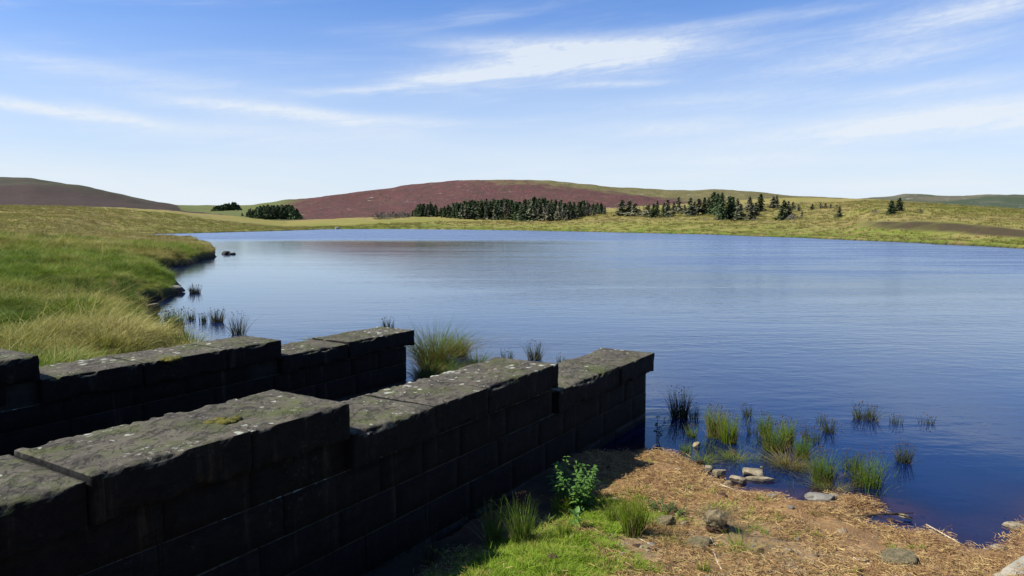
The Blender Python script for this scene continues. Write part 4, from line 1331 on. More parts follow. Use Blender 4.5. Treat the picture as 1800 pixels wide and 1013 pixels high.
def nettle(u, v, z, hpx, wpx, nst, label, mat, leaf=0.075, name='nettle'):
    g = on_beach(u, v)
    z = g[2]
    dist = math.hypot(g[0], g[1], EYE - z)
    h, rad = hpx * dist / F, wpx * dist / F / 2
    r = np.random.default_rng(int(u + v))
    root = empty(name, (g[0], g[1], z))
    tag(root, label, 'plant', 'leafy weeds by the wall')
    V_, F_, paths = [], [], []
    for i in range(nst):
        a = r.uniform(0, 6.283); rr = rad * 0.6 * math.sqrt(r.uniform(0, 1))
        b = np.array([rr * math.cos(a), rr * math.sin(a), -0.03])
        hh = h * r.uniform(0.6, 1.0)
        tip = b + np.array([math.cos(a) * rad * .45, math.sin(a) * rad * .45, hh])
        mid = (b + tip) / 2 + np.array([0, 0, 0.02])
        paths.append(([b, mid, tip], 0.004, 0.002))
        lv = max(5, int(hh / 0.045))
        for k in range(lv):
            f = 0.22 + 0.78 * k / (lv - 1)
            p = b + (tip - b) * f
            for q in range(2):
                an = k * 1.571 + q * math.pi + r.normal(0, .3)
                L_ = leaf * (1.15 - 0.55 * f) * r.uniform(.75, 1.2)
                leaf_geo(V_, F_, p, (math.cos(an), math.sin(an), 0.25), L_, L_ * .58, 0.35)
    obj('stem', tube_mesh('stem', paths, M['stem'], 4), root)
    tag(obj('leaves', mesh_np('leaves', V_, F_, mat, smooth=False), root), kind='stuff')
    return root


nettle(1009, 896, 0.16, 84, 84, 44, 'tall bushy nettle at the shadow edge by the nearer wall', M['leaf'])
nettle(1160, 900, 0.18, 26, 46, 12, 'low dark leafy weed right of the tallest sunlit rush', M['leaf_dull'], 0.05, 'leafy_weed')
nettle(1190, 908, 0.18, 22, 34, 9, 'lowest dull leafy weed trailing toward the straw', M['leaf_dull'], 0.045, 'leafy_weed')
g = on_beach(1014, 930)
root = tag(empty('broadleaf_weed', (g[0], g[1], g[2] - .01)), 'rosette of broad bright leaves on the turf', 'plant', 'leafy weeds by the wall')
r = np.random.default_rng(5)
for i in range(12):
    V_, F_ = [], []
    an = i * 2.4
    leaf_geo(V_, F_, np.array([0, 0, 0.02 + 0.012 * i]), (math.cos(an), math.sin(an), 0.3 + i * .09), 0.12 * r.uniform(.8, 1.15), 0.05, 0.3)
    obj('leaf', mesh_np('leaf', V_, F_, M['leaf_bright']), root)
# weed with dark leaves at the wall's wet corner
g = ground(1146, 775, 0)
root = tag(empty('water_weed', (g[0] + .05, g[1], 0)), 'dark twiggy weed hugging the wall corner in the water', 'plant')
V_, F_, paths = [], [], []
for i in range(5):
    tip = np.array([r.uniform(-.05, .16), r.uniform(-.1, .1), r.uniform(.12, .36)])
    paths.append(([(0, 0, -.1), tip * .5 + np.array([.01, 0, .0]), tip], .004, .002))
    for k in range(9):
        p = tip * r.uniform(.35, 1.0)
        an = r.uniform(0, 6.28)
        leaf_geo(V_, F_, p, (math.cos(an), math.sin(an), .2), .05, .035, .3)
obj('stem', tube_mesh('stem', paths, M['dark_wood'], 4), root)
tag(obj('leaves', mesh_np('leaves', V_, F_, M['rush_dark']), root), kind='stuff')


# ------------------------------------------------------------------ stones, sticks
def ico(sub):
    t = (1 + 5 ** 0.5) / 2
    v = [(-1, t, 0), (1, t, 0), (-1, -t, 0), (1, -t, 0), (0, -1, t), (0, 1, t), (0, -1, -t), (0, 1, -t), (t, 0, -1), (t, 0, 1), (-t, 0, -1), (-t, 0, 1)]
    v = [np.array(p) / np.linalg.norm(p) for p in v]
    f = [(0, 11, 5), (0, 5, 1), (0, 1, 7), (0, 7, 10), (0, 10, 11), (1, 5, 9), (5, 11, 4), (11, 10, 2), (10, 7, 6), (7, 1, 8), (3, 9, 4), (3, 4, 2), (3, 2, 6), (3, 6, 8), (3, 8, 9), (4, 9, 5), (2, 4, 11), (6, 2, 10), (8, 6, 7), (9, 8, 1)]
    for _ in range(sub):
        c, nf = {}, []
        def mid(a, b):
            k = (min(a, b), max(a, b))
            if k not in c:
                p = v[a] + v[b]
                v.append(p / np.linalg.norm(p)); c[k] = len(v) - 1
            return c[k]
        for a, b, d in f:
            x_, y_, z_ = mid(a, b), mid(b, d), mid(d, a)
            nf += [(a, x_, z_), (b, y_, x_), (d, z_, y_), (x_, y_, z_)]
        f = nf
    return np.array(v), np.array(f)


ICO4 = ico(4)


def rock_mesh(name, sx, sy, sz, seed, mat, cuts=7, rough=0.06):
    v, f = ICO4[0].copy(), ICO4[1]
    r = np.random.default_rng(seed)
    for i in range(cuts):
        n_ = r.normal(size=3); n_[2] = n_[2] * 0.7
        if i == 0: n_ = np.array([r.normal(0, .15), r.normal(0, .15), 1.0])
        n_ /= np.linalg.norm(n_)
        h = r.uniform(0.55, 0.8)
        dd = v @ n_ - h
        v = v - np.where(dd > 0, dd, 0)[:, None] * n_ * 0.92
    q = v * 2.2 + seed
    v = v * (1 + rough * fbm(q[:, 0], q[:, 1], q[:, 2], octaves=5, seed=seed, gain=.6))[:, None]
    return mesh_np(name, v * np.array([sx, sy, sz]), f, mat, smooth=True)


def rock(u, v, wpx, hpx, label, mat='rock', z=0.0, rot=0.0, depth=0.8, name='stone', group=None, sink=0.35, cat='stone', cuts=7, rough=0.06):
    g = ground(u, v, z)
    if z >= 0.02 and u > 800 and v > 780:
        g = on_beach(u, v)
        z = g[2] - 0.01
    dist = math.hypot(g[0], g[1], EYE - z)
    sx, sz = wpx * dist / F / 2, hpx * dist / F / 2
    o = obj(name, rock_mesh(name, sx, sx * depth, sz * 1.15, int(u + v * 3), M[mat], cuts, rough), None, (g[0], g[1] + sx * depth * .5, z + sz * (1 - sink * 1.6)), rot)
    return tag(o, label, cat, group)


GS = 'pale stones in the shallows'
rock(1226, 787, 15, 12, 'small pale stone alone among the rushes near the wall end', group=GS, rot=.3)
rock(1246, 829, 17, 15, 'upright pale stone just off the beach edge', group=GS, rot=.6)
rock(1268, 838, 28, 16, 'pale angular stone second from the wall along the water edge', group=GS, rot=-.2)
rock(1299, 848, 28, 14, 'wedge-shaped pale stone between the angular and the flat stone', group=GS, rot=-.5)
rock(1325, 838, 50, 15, 'largest flat pale stone in the shallows', group=GS, rot=-.35, depth=.55)
rock(1338, 846, 48, 8, 'thin flat ledge stone in front of the largest flat stone', group=GS, rot=-.25, depth=.3)
rock(1281, 858, 18, 14, 'pointed pale stone beside the bleached stick', group=GS, rot=1.0)
rock(1206, 823, 12, 10, 'small tan stone where straw meets water', group=GS)
rock(1229, 817, 16, 10, 'reddish brown stone left of the upright pale stone', mat='peat', group=GS)
rock(1340, 711 + 112, 6, 4, 'tiny white pebble between the flat stone and the grass tufts', group=GS)
rock(1448, 880, 52, 16, 'long low grey stone at the beach edge below the tall rushes', mat='grey_rock', rot=-.3, depth=.5, z=0.02)
rock(1357, 874, 20, 9, 'small grey stone on the straw lip at the water edge', mat='grey_rock', z=0.02)
rock(1590, 912, 20, 9, 'small brown stone just above water by the fallen branch', mat='rock', z=-0.02)
rock(1568, 917, 14, 5, 'flat brown stone barely above water by the fallen branch', mat='peat', z=-0.01)
rock(1762, 972, 26, 12, 'broken pale stone at the water corner beside the slab', mat='grey_rock', z=0.0)
rock(1790, 935, 34, 14, 'tan stone half under water at the right edge', mat='rock', z=-0.03)
rock(1232, 962, 46, 26, 'grey green mossy stone left of the bent stick', mat='mossy_rock', z=0.24, sink=.5, cuts=4, rough=.12)
rock(1590, 992, 58, 30, 'rounded pale mound half buried in straw', mat='mossy_rock', z=0.26, sink=.55, cuts=3, rough=.12, name='mossy_mound', cat='mound')
rock(1205, 925, 18, 13, 'brown clod right of the leafy weeds', mat='root_ball', z=0.2, cuts=4, rough=.2)
rock(1172, 925, 34, 24, 'mossy brown clod at the foot of the leafy weeds', mat='mossy_rock', z=0.2, cuts=4, rough=.2)
rock(1190, 907, 14, 8, 'small pale stone among the leafy weeds', mat='rock', z=0.2)
rock(1082, 880, 14, 9, 'pale chip of stone left of the tallest rush', mat='rock', z=0.17)
rock(1212, 958, 10, 6, 'little pale stone left of the mossy stone', mat='rock', z=.24)
rock(865, 1009, 16, 10, 'pale stone at the lower edge of the turf', mat='rock', z=.36)
rock(1352, 868, 4, 3, 'dark chip on the straw lip', mat='dark_rock', z=.05)
# the uprooted root ball
g = on_beach(1262, 938)
root = tag(empty('root_ball', (g[0], g[1] + .1, g[2] + .01)), 'uprooted grass root ball lying on the straw', 'root ball')
obj('dried_mat', rock_mesh('dried_mat', 0.108, 0.095, 0.08, 71, M['root_ball'], 0, .30), root, (0, 0, 0.085))
obj('peat_core', rock_mesh('peat_core', 0.105, 0.085, 0.045, 73, M['peat'], 0, .35), root, (0.02, -0.03, 0.015))
tag(obj('roots', blade_mesh('roots', M['rush_dry'], 260, 0.10, 0.10, 1.2, 0.0045, 77, segs=3, droop=1.0, tube=True), root, (0, 0, 0.10)), kind='stuff')

source('pebbles', [rock_mesh('pebble', .012 + .006 * i, .010 + .004 * i, .006 + .003 * i, 800 + i, M[m_], 4, .1) for i, m_ in enumerate(('rock', 'grey_rock', 'rock', 'peat'))])
for c in SRC['pebbles'].objects:                                   # cheap copies of the detailed stone
    vi, fi = ico(1)
    co = np.zeros(len(c.data.vertices) * 3); c.data.vertices.foreach_get('co', co)
    c.data = mesh_np('pebble', co.reshape(-1, 3)[:len(vi)], fi, c.data.materials[0])
n = 2600
s_ = RNG.uniform(3.6, 9.3, n); t_ = RNG.uniform(-3.6, 2.4, n)
x, y = st2xy(s_, t_)
z, d = beach_z(x, y)
pick = 0.5 * np.exp(-(d / .28) ** 2) + 0.55 * grit_mask(x, y) + 0.05
ok = (d > -0.35) & (RNG.uniform(0, 1, n) < pick)
s = RNG.lognormal(0, .45, ok.sum())
scatter('gravel', 'small stones and clods half sunk in the beach', 'gravel', SRC['pebbles'], np.stack([x, y, z], -1)[ok], np.stack([s, s, s], -1), rots(ok.sum(), .3))

# left inlet
GL = 'rocks along the left inlet'
rock(306, 514, 36, 14, 'flat grey rock sticking out of the left bank into the inlet', mat='grey_rock', rot=.1, depth=.7, group=GL, sink=.2)
rock(264, 548, 26, 20, 'moss topped rock at the foot of the left bank', mat='mossy_rock', group=GL, z=0.1)
rock(276, 524, 24, 10, 'low dark rock under the bank behind the mossy one', mat='dark_rock', group=GL)
rock(396, 447, 16, 7, 'dark rock alone in the lake beyond the inlet', mat='dark_rock', group=GL, sink=.2)
rock(408, 447.5, 12, 4, 'low dark rock touching the lone lake rock', mat='dark_rock', group=GL, sink=.2)
rock(257, 476, 34, 10, 'dark overhung rock deep in the upper inlet', mat='dark_rock', group=GL)
rock(193, 418, 10, 4, 'pale rock on the grass beyond the left bank', mat='rock', z=.7)
rock(592, 402.5, 8, 5, 'white boulder on the far shore', mat='slab', z=0.2)
rock(1258, 410.8, 34, 4, 'tan gravel bank at the far shore', mat='rock', z=0.1, depth=.3)
rock(1345, 414.2, 20, 4, 'brown eroded bank stones at the far shore', mat='grey_rock', z=0.1, depth=.3)
# moor rocks on the heather hill's crest
rock_pts = [(704, 920), (716, 930), (728, 925)]

# pale slab in the lower right corner
def slab():
    g = ground(1902, 1014, 0.10)
    me = block_mesh('stone_slab', 1.25, 0.85, 0.16, 0.05, 0.006, 0.02, 901, [M['slab']])
    o = obj('stone_slab', me, None, (g[0], g[1], -0.035), 0.62)
    tag(o, 'pale concrete slab at the right corner of the beach', 'slab')


slab()


def stick(name, pts_px, z, r0, r1, mat, label, lift=None, branches=(), group='driftwood sticks on the beach'):
    P = []
    for i, (u, v) in enumerate(pts_px):
        zz = z[i] if hasattr(z, '__len__') else z
        g = on_beach(u, v) + np.array([0, 0, r0 * .7])
        P.append(g if g[2] > 0.01 else ground(u, v, zz))
    b = P[0].copy()
    loc = (b[0], b[1], b[2])
    paths = [([p - b for p in P], r0, r1)]
    o = obj(name, tube_mesh(name, paths, M[mat], 7), None, loc)
    tag(o, label, 'stick', group)
    for br in branches:
        Q = [ground(u, v, max(zz, .02)) - b for (u, v, zz) in br]
        obj('branch', tube_mesh('branch', [(Q, r1 * 1.3, r1 * .6)], M[mat], 5), o)
    return o


stick('stick', [(1250, 948), (1254, 968), (1259, 985), (1270, 1007)], (.29, .29, .30, .33), .013, .006, 'bare_wood', 'bent bleached stick lying toward the viewer on the straw')
stick('stick', [(1253, 848), (1272, 854), (1291, 861)], (.07, .075, .075), .008, .006, 'bare_wood', 'short bleached stick beside the pointed stone')
stick('stick', [(1498, 909), (1530, 906), (1556, 903), (1580, 905), (1604, 911)], (.03, .05, .05, .04, .02), .012, .006, 'dark_wood', 'dark forked branch lying across the little pool',
      branches=[[(1556, 903, .05), (1585, 902, .06), (1606, 902, .06)], [(1590, 907, .03), (1604, 914, .02)]])
stick('stick', [(1628, 922), (1655, 937), (1685, 954), (1700, 962)], (.05, .05, .06, .07), .0065, .005, 'bare_wood', 'straight pale stick running from straw into the water')
stick('stick', [(1500, 983), (1520, 989), (1534, 997), (1542, 1004)], (.24, .25, .25, .25), .011, .005, 'bare_wood', 'pale curved stick on the straw at the lower right')
stick('stick', [(858, 950), (878, 968), (896, 980)], (.34, .33, .33), .006, .004, 'bare_wood', 'thin dry stalk at the edge of the wall shadow')
stick('stick', [(870, 962), (885, 978)], (.34, .34), .005, .003, 'dark_wood', 'shorter dark stalk beside the thin dry one')
stick('stick', [(1118, 945), (1138, 955), (1156, 962)], (.27, .27, .27), .006, .004, 'bare_wood', 'pale twig at the foot of the tallest rush')
stick('stick', [(1075, 940), (1098, 928)], (.26, .25), .007, .004, 'grey_rock', 'grey twig left of the tallest rush')
stick('stick', [(1350, 975), (1365, 965), (1378, 958)], (.25, .25, .25), .005, .003, 'dark_wood', 'dark thin twig in the middle of the straw')
stick('stick', [(1655, 988), (1672, 997), (1688, 1006)], (.25, .25, .26), .006, .003, 'dark_wood', 'dark twig at the lower right on the straw')


# moss cushions on the nearer wall
def moss_cushion(u, v, z, wpx, hpx, label, seed):
    g = ground(u, v, z)
    dist = math.hypot(g[0], g[1], EYE - z)
    sx = wpx * dist / F / 2
    r = np.random.default_rng(seed)
    V_, F_ = [], []
    vi, fi = ico(2)
    for i in range(26):
        a = r.uniform(0, 6.283); q = math.sqrt(r.uniform(0, 1))
        c = np.array([q * math.cos(a) * sx, q * math.sin(a) * sx * .7, 0.0])
        s = r.uniform(.02, .05)
        nn = 1 + .3 * fbm(vi[:, 0] * 3 + i, vi[:, 1] * 3, vi[:, 2] * 3, seed=seed)
        b = sum(len(x_) for x_ in V_)
        V_.append(c + vi * nn[:, None] * np.array([s, s, s * .55])); F_.append(fi + b)
    o = obj('moss_cushion', mesh_np('moss_cushion', np.concatenate(V_), np.concatenate(F_), M['moss_dark']), None, (g[0], g[1], z), WALL_ROT)
    tag(o, label, 'moss', 'moss cushions on the wall tops')


moss_cushion(392, 742, 1.60, 46, 14, 'dark olive moss at a joint of the nearest wall stone', 5)
moss_cushion(300, 632, 1.262, 30, 8, 'dark moss on the middle stone of the farther wall', 6)


# ------------------------------------------------------------------ trees
def spruce_mesh(seed, h, rad, n_whorl, per, mat, fill=1.0, bare=0.12, ragged=0.35, droop=0.35):
    """crown of a conifer: whorls of drooping boughs, each a fan of small leaf-sized faces"""
    r = np.random.default_rng(seed)
    V_, F_ = [], []
    for wv in range(n_whorl):
        f = bare + (1 - bare) * (wv + r.uniform(-.3, .3)) / n_whorl
        f = min(max(f, bare), 0.99)
        zc = h * f
        reach = rad * (1 - f) ** 0.8 * (1 + ragged * r.normal(0, .5)) + 0.05 * rad
        for b in range(per):
            if r.uniform() > fill:
                continue
            a = r.uniform(0, 6.283)
            L_ = max(0.15 * rad, reach * r.uniform(.55, 1.15))
            nseg = 3
            for k in range(nseg):
                ff_ = (k + .6) / nseg
                c = np.array([math.cos(a) * L_ * ff_, math.sin(a) * L_ * ff_, zc - droop * L_ * ff_ * ff_ + r.normal(0, .03) * h])
                for q in range(2):
                    sz = (0.064 * h) * (1.15 - .5 * ff_) * r.uniform(.6, 1.3) * (0.55 + 0.6 * (1 - f))
                    an = a + r.normal(0, .7)
                    d1 = np.array([math.cos(an), math.sin(an), r.normal(-.25, .25)]) * sz * 1.25
                    d2 = np.array([-math.sin(an), math.cos(an), r.normal(0, .5)]) * sz * .6
                    i = len(V_)
                    V_ += [c - d1, c + d2, c + d1 * 1.1, c - d2]
                    F_ += [(i, i + 1, i + 2, i + 3)]
    # leading shoot
    i = len(V_)
    V_ += [(-.02 * h, 0, h * .93), (.02 * h, 0, h * .93), (.004 * h, 0, h * 1.04), (-.004 * h, 0, h * 1.04)]
    F_ += [(i, i + 1, i + 2, i + 3)]
    return mesh_np('crown', V_, F_, mat, smooth=False)


def trunk_mesh(seed, h, r0, mat, limbs=8, limb_len=0.18, lo=.15):
    r = np.random.default_rng(seed)
    paths = [([(0, 0, -.03 * h), (r.normal(0, .008) * h, r.normal(0, .008) * h, h * .5), (0, 0, h * .97)], r0, r0 * .15)]
    for i in range(limbs):
        f = r.uniform(lo, .92)
        a = r.uniform(0, 6.283)
        L_ = limb_len * h * (1.1 - f) * r.uniform(.6, 1.3)
        paths.append(([(0, 0, h * f), (math.cos(a) * L_ * .5, math.sin(a) * L_ * .5, h * f + L_ * .05), (math.cos(a) * L_, math.sin(a) * L_, h * f - L_ * .12)], r0 * .28, r0 * .08))
    return tube_mesh('trunk', paths, mat, 4)


def bush_mesh(seed, h, rad, n, mat, sz=.12):
    r = np.random.default_rng(seed)
    V_, F_ = [], []
    for i in range(n):
        a, q = r.uniform(0, 6.283), r.uniform(0, 1) ** .5
        zc = h * r.uniform(.08, 1.0)
        rr = rad * q * math.sin(min(1, zc / h * 1.05) ** .6 * math.pi * .92 + .12)
        c = np.array([math.cos(a) * rr, math.sin(a) * rr, zc])
        d1 = r.normal(size=3); d1 *= sz * h / np.linalg.norm(d1)
        d2 = np.cross(d1, r.normal(size=3)); d2 *= sz * h * .6 / (np.linalg.norm(d2) + 1e-9)
        k = len(V_)
        V_ += [c - d1, c + d2, c + d1, c - d2]
        F_ += [(k, k + 1, k + 2, k + 3)]
    return mesh_np('crown', V_, F_, mat, smooth=False)


# all tree kinds are one metre high and scaled; each kind has several individuals
KIND = {
    'dark': [(spruce_mesh(400 + i, 1.0, .30 + .035 * i, 18, 9, M['spruce'], 1.0, .06, .3), trunk_mesh(400 + i, 1.0, .022, M['bark'])) for i in range(5)],
    'slim': [(spruce_mesh(420 + i, 1.0, .24 + .02 * i, 18, 8, M['spruce'], 1.0, .10, .35), trunk_mesh(420 + i, 1.0, .018, M['bark'])) for i in range(3)],
    'grey': [(spruce_mesh(440 + i, 1.0, .32, 16, 7, M['spruce_grey'], .85, .10, .55), trunk_mesh(440 + i, 1.0, .02, M['bark'], 14, .25)) for i in range(4)],
    'thin': [(spruce_mesh(460 + i, 1.0, .33, 15, 7, M['spruce_thin'], .90, .16, .65), trunk_mesh(460 + i, 1.0, .018, M['bark_pale'], 22, .28)) for i in range(4)],
    'dead': [(spruce_mesh(480 + i, 1.0, .15, 8, 3, M['twigs'], .5, .35, .7), trunk_mesh(480 + i, 1.0, .021, M['bark_pale'], 26, .22, .3)) for i in range(3)],
    'wide': [(bush_mesh(500 + i, 1.0, .42, 420, M['spruce'], .07), trunk_mesh(500 + i, 1.0, .02, M['bark'])) for i in range(2)],
    'scrub': [(bush_mesh(520 + i, 1.0, .8, 230, M['twigs'], .09), trunk_mesh(520 + i, .8, .02, M['bark_pale'], 14, .5)) for i in range(3)],
    'heath': [(bush_mesh(540 + i, 1.0, .7, 230, M['spruce_grey'], .10), trunk_mesh(540 + i, .8, .02, M['bark'], 8, .5)) for i in range(2)],
}
NAMES = {'dark': 'spruce_tree', 'slim': 'spruce_tree', 'grey': 'spruce_tree', 'thin': 'larch_tree', 'dead': 'dead_tree', 'wide': 'pine_tree', 'scrub': 'bare_shrub', 'heath': 'shrub'}
CATS = {'dark': 'tree', 'slim': 'tree', 'grey': 'tree', 'thin': 'tree', 'dead': 'tree', 'wide': 'tree', 'scrub': 'shrub', 'heath': 'shrub'}
TR = random.Random(5)


def tree(kind, x, y, z, h, label, group, wide=1.0):
    cr, tr = TR.choice(KIND[kind])
    root = empty(NAMES[kind], (x, y, z), TR.uniform(0, 6.28))
    root.scale = (h * wide, h * wide, h)
    tag(root, label, CATS[kind], group)
    obj('trunk', tr, root)
    tag(obj('crown', cr, root), kind='stuff')
    return root


def tree_px(kind, u, vbase, vtop, label, group, wide=1.0, rho=None, r_lo=150, r_hi=470):
    """find the spot on the moor seen at the base row, then its height from the top row"""
    if rho is None:
        rs = np.linspace(r_lo, r_hi, 220)
        d = ray(u, 390)
        k = rs / math.hypot(d[0], d[1])
        zz, _ = moor_z(d[0] * k, d[1] * k)
        want = np.array([height_at(u, vbase, q) for q in rs])
        i = int(np.argmax(zz >= want)) if (zz >= want).any() else int(np.argmax(zz - want))
        rho = rs[i]
    x, y = place(u, rho)
    z = float(moor_z(np.array([x]), np.array([y]))[0][0])
    h = height_at(u, vtop, rho) - z
    return tree(kind, x, y, z - 0.05 * h * .3, max(h, 0.6), label, group, wide)


# central plantation: trees in ranks up the slope
TOPS = ([715, 728, 735, 748, 757, 765, 772, 778, 790, 800, 815, 835, 850, 870, 884, 900, 915, 930, 946, 960, 975, 990, 1000, 1012, 1030, 1040, 1055, 1062],
        [374, 364, 357, 354, 354, 358, 366, 362, 356, 353, 353, 350, 350, 349, 345, 350, 351, 347, 346, 347, 350, 352, 353, 352, 350, 356, 354, 362])
BASES = ([720, 760, 800, 860, 910, 960, 985, 1010, 1040, 1062], [380, 381, 384, 386.5, 388, 389, 388.5, 385, 380.5, 378])
GP = 'conifers of the plantation below the heather hill'
cnt = 0
for rank, rho_off in enumerate((0, 12, 26, 42, 60)):
    u = 718 + TR.uniform(0, 5)
    while u < 1062:
        gap_hole = 768 < u < 775
        if not gap_hole or rank > 1:
            vb = np.interp(u, *BASES)
            vt = np.interp(u, *TOPS) + TR.uniform(-1.5, 5) + (6 if rank == 0 else 3 if rank == 1 else 0) * TR.uniform(.3, 1.2)
            rs = np.linspace(235, 425, 160)
            dd = ray(u, 390); kk = rs / math.hypot(dd[0], dd[1])
            zz, _ = moor_z(dd[0] * kk, dd[1] * kk)
            want = np.array([height_at(u, vb, q) for q in rs])
            ii = int(np.argmax(zz >= want)) if (zz >= want).any() else int(np.argmax(zz - want))
            rho = rs[ii] + rho_off + TR.uniform(-4, 4)
            if rank == 0 and u > 800 and TR.random() < .55:
                kd = TR.choice(['dead', 'thin', 'grey', 'dead'])
                lb = 'pale thin or dying conifer in the front rank of the lakeside plantation'
            elif rank == 0:
                kd = TR.choice(['dark', 'slim', 'grey'])
                lb = 'living dark conifer in the front rank of the lakeside plantation'
            else:
                kd = TR.choice(['dark', 'dark', 'dark', 'slim', 'grey'])
                where = 'in the detached clump at the left end' if u < 771 else 'at the right end beside the gap' if u > 1028 else 'right behind the front rank' if rank == 1 else 'in the crowded middle ranks' if rank == 2 else 'in the rearmost ranks against the heather'
                lb = ('grey-green conifer ' if kd == 'grey' else 'slender dark conifer ' if kd == 'slim' else 'full dark conifer ') + where + ' of the plantation'
            tree_px(kd, u, vb, vt + abs(TR.gauss(0, 2.2)), lb, GP, TR.uniform(1.0, 1.6), rho)
            cnt += 1
        u += TR.uniform(6, 10.5) * (1.0 if rank else .9)
# scrub at the plantation's left end
for i in range(9):
    u = 664 + i * 6.5 + TR.uniform(-2, 2)
    tree_px('scrub', u, 379.5 + TR.uniform(-1, 1), 373 + TR.uniform(-1, 2), 'grey bare scrub at the left end of the lakeside plantation', 'bare scrub left of the plantation', 1.0, rho=385 + TR.uniform(-8, 8))
# the two plantations on the left
GA = 'conifers of the small far left copse'
for rank in range(2):
    for i in range(9):
        u = 379 + i * 5.0 + TR.uniform(-1.5, 1.5)
        vt = np.interp(u, [375, 385, 400, 414, 422], [365, 360.5, 357, 355.5, 362]) + TR.uniform(-.5, 2)
        x, y = place(u, 560 + rank * 14)
        zb = height_at(u, 375.5, 560)
        tree(TR.choice(['dark', 'wide']), x, y, zb - 3, height_at(u, vt, 560) - zb + 3, 'dark conifer in the small copse on the left skyline', GA, 1.25)
GB = 'conifers of the sloping left plantation'
for rank in range(4):
    for i in range(14):
        u = 428 + i * 7.4 + TR.uniform(-2.5, 2.5)
        vt = np.interp(u, [425, 440, 460, 480, 497, 515, 524, 531], [373, 366, 361, 359, 358, 360.5, 367, 378]) + TR.uniform(-.5, 3) + (3 - rank) * 1.5
        vb = np.interp(u, [425, 440, 470, 512, 531], [377, 380, 385, 391, 388])
        rho = 440 + rank * 11
        x, y = place(u, rho)
        zb = min(height_at(u, vb, 440), 9)
        tree(TR.choice(['dark', 'wide', 'dark', 'slim']), x, y, zb - .6, height_at(u, vt, rho) - zb + .6, 'dark conifer in the sloping plantation left of the heather hill', GB, 1.2)

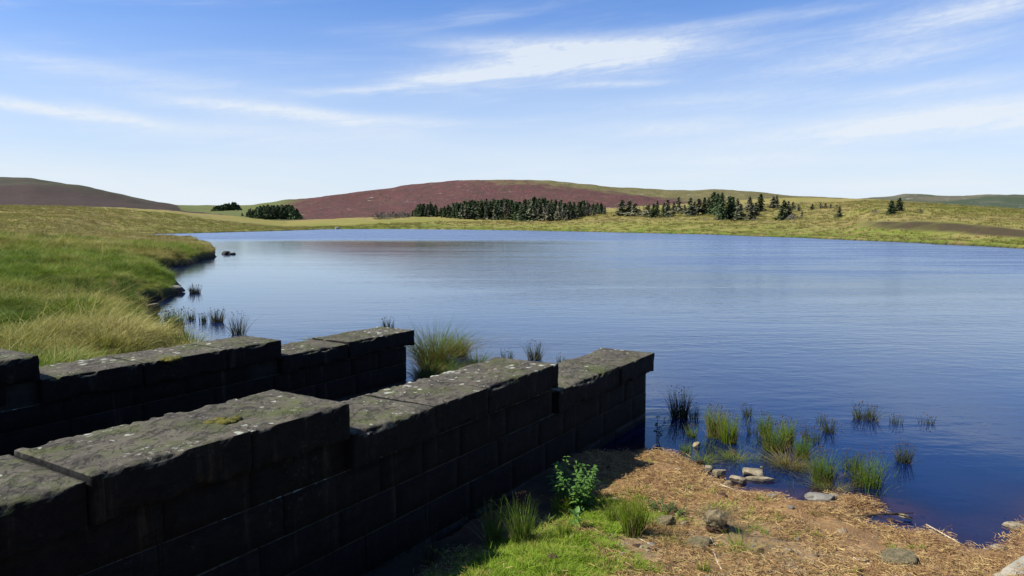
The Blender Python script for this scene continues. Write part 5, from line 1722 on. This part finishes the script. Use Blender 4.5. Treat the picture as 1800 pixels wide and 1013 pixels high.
# scattered trees on the right-hand slope, left to right
GR = 'scattered conifers on the right-hand slope'
for kd, u, vb, vt, wd, lb in (
    ('grey', 1063, 378, 362, .6, 'small thin sapling alone in the gap right of the plantation'),
    ('grey', 1093, 379.5, 351, 1.3, 'dense grey spruce at the left end of the scattered trees'),
    ('grey', 1106, 379, 352, 1.4, 'second grey spruce from the left of the scattered trees'),
    ('thin', 1116, 380, 357, 1.5, 'pale thin tree between the grey spruces and dead stems'),
    ('dead', 1123, 380, 361, .9, 'first bare grey stem right of the grey spruces'),
    ('dead', 1131, 381, 361, .9, 'second bare grey stem right of the grey spruces'),
    ('thin', 1138, 381.5, 359, 1.5, 'thin tree left of the low dark pair'),
    ('dark', 1149, 383, 358.5, 1.0, 'broad low dark spruce of the low dark pair'),
    ('slim', 1155, 380, 354, .9, 'slim tall tree behind the low dark pair'),
    ('dark', 1167, 382, 356.5, 1.0, 'dark spruce with dead trunk showing beneath, right of the low pair'),
    ('grey', 1173, 382, 350, .8, 'tall ragged spruce behind the dark spruce with bare foot'),
    ('thin', 1184, 380, 354, .9, 'thin ragged tree left of the tall bare one'),
    ('thin', 1192, 375, 345.5, .9, 'tall pale bare tree standing alone up the slope'),
    ('thin', 1203, 377, 360, 1.0, 'pale wispy tree left of the ragged grey spruces'),
    ('grey', 1213, 381, 347.5, 1.0, 'tall ragged grey spruce left of the central dark clump'),
    ('grey', 1220, 379, 354, .9, 'shorter ragged grey spruce behind the tall ragged one'),
    ('thin', 1228, 377, 349, 1.2, 'wide pale grey tree left of the dark clump'),
    ('slim', 1238, 377, 348, 1.1, 'dark slim spruce at the left of the central dark clump'),
    ('slim', 1245, 376, 347, 1.0, 'dark slim spruce second in the central dark clump'),
    ('dark', 1254, 377, 337.5, 1.0, 'tallest pointed spruce of the central dark clump'),
    ('dark', 1261, 379, 340, .9, 'dark spruce tucked right behind the tallest pointed one'),
    ('dark', 1268, 387, 338.5, .75, 'tall narrow dark spruce standing forward in the central clump'),
    ('dark', 1282, 386, 344, 1.0, 'large green spruce right of the narrow forward one'),
    ('slim', 1288, 382, 346, 1.0, 'slim spruce behind the large green one'),
    ('thin', 1296, 378, 350, 1.1, 'pale ragged tree behind the low grey-green spruce'),
    ('grey', 1301, 388, 358, 1.1, 'low grey-green spruce in front of the scattered trees'),
    ('thin', 1317, 372, 345, 1.1, 'pale grey ragged tree left of the lone dark cone'),
    ('grey', 1321, 386, 357, 1.1, 'grey spruce below the lone dark cone'),
    ('grey', 1328, 382, 356, 1.0, 'second grey spruce below the lone dark cone'),
    ('dark', 1336, 372.5, 340.5, 1.0, 'lone dark cone-shaped spruce up the slope'),
    ('thin', 1358, 368, 346, 1.3, 'ragged leaning grey tree high on the slope'),
    ('grey', 1364, 366, 344, .9, 'ragged dark-topped tree right of the leaning grey one'),
    ('dark', 1377, 387, 352, 1.15, 'large dark spruce at the right end of the scattered group'),
    ('grey', 1385, 386, 354, .9, 'grey half-dead spruce touching the large dark right one'),
    ('thin', 1393, 370, 355, 1.2, 'sparse tree behind the large dark right spruce'),
    ('thin', 1403, 372, 359, 1.1, 'sparse tree right of the large dark right spruce'),
    ('dead', 1409, 387, 368, 1.4, 'pale leafless tree low on the slope'),
    ('scrub', 1392, 387, 377, .9, 'low bare shrub between the dark right spruce and the leafless tree'),
    ('grey', 1427, 369, 359, 1.4, 'small dark bushy tree on the open slope'),
    ('thin', 1441, 367, 357, 1.2, 'first faint grey tree of the sparse row on the slope'),
    ('thin', 1450, 366.5, 357, 1.2, 'second faint grey tree of the sparse row on the slope'),
    ('thin', 1459, 366.5, 359, 1.2, 'third faint grey tree of the sparse row on the slope'),
    ('thin', 1470, 366, 360, 1.2, 'last faint grey tree of the sparse row on the slope'),
    ('grey', 1475, 383, 363, .9, 'scraggy lone tree right of the sparse row'),
    ('heath', 1470, 384, 376, .9, 'low shrub at the foot of the scraggy lone tree'),
    ('scrub', 1537, 376, 369, .9, 'faint bare shrub left of the isolated spruce pair'),
    ('dark', 1566, 378, 352.5, 1.35, 'broad dark spruce of the isolated pair on the right slope'),
    ('dark', 1580, 372, 348, 1.15, 'pointed dark spruce of the isolated pair on the right slope'),
    ('heath', 1617, 375.5, 368, .7, 'small round shrub right of the isolated spruce pair'),
):
    tree_px(kd, u, vb, vt - 0.5, lb, GR if kd not in ('scrub', 'heath') else 'shrubs on the right-hand slope', wd * (1.7 if kd in ('grey', 'thin') else 1.3))
for i in range(7):
    u = 1240 + i * 16 + TR.uniform(-5, 5)
    tree_px('scrub', u, 388 + TR.uniform(-2, 1), 381 + TR.uniform(-1, 2), 'grey scrub in front of the scattered conifers', 'low scrub under the scattered conifers', .9)
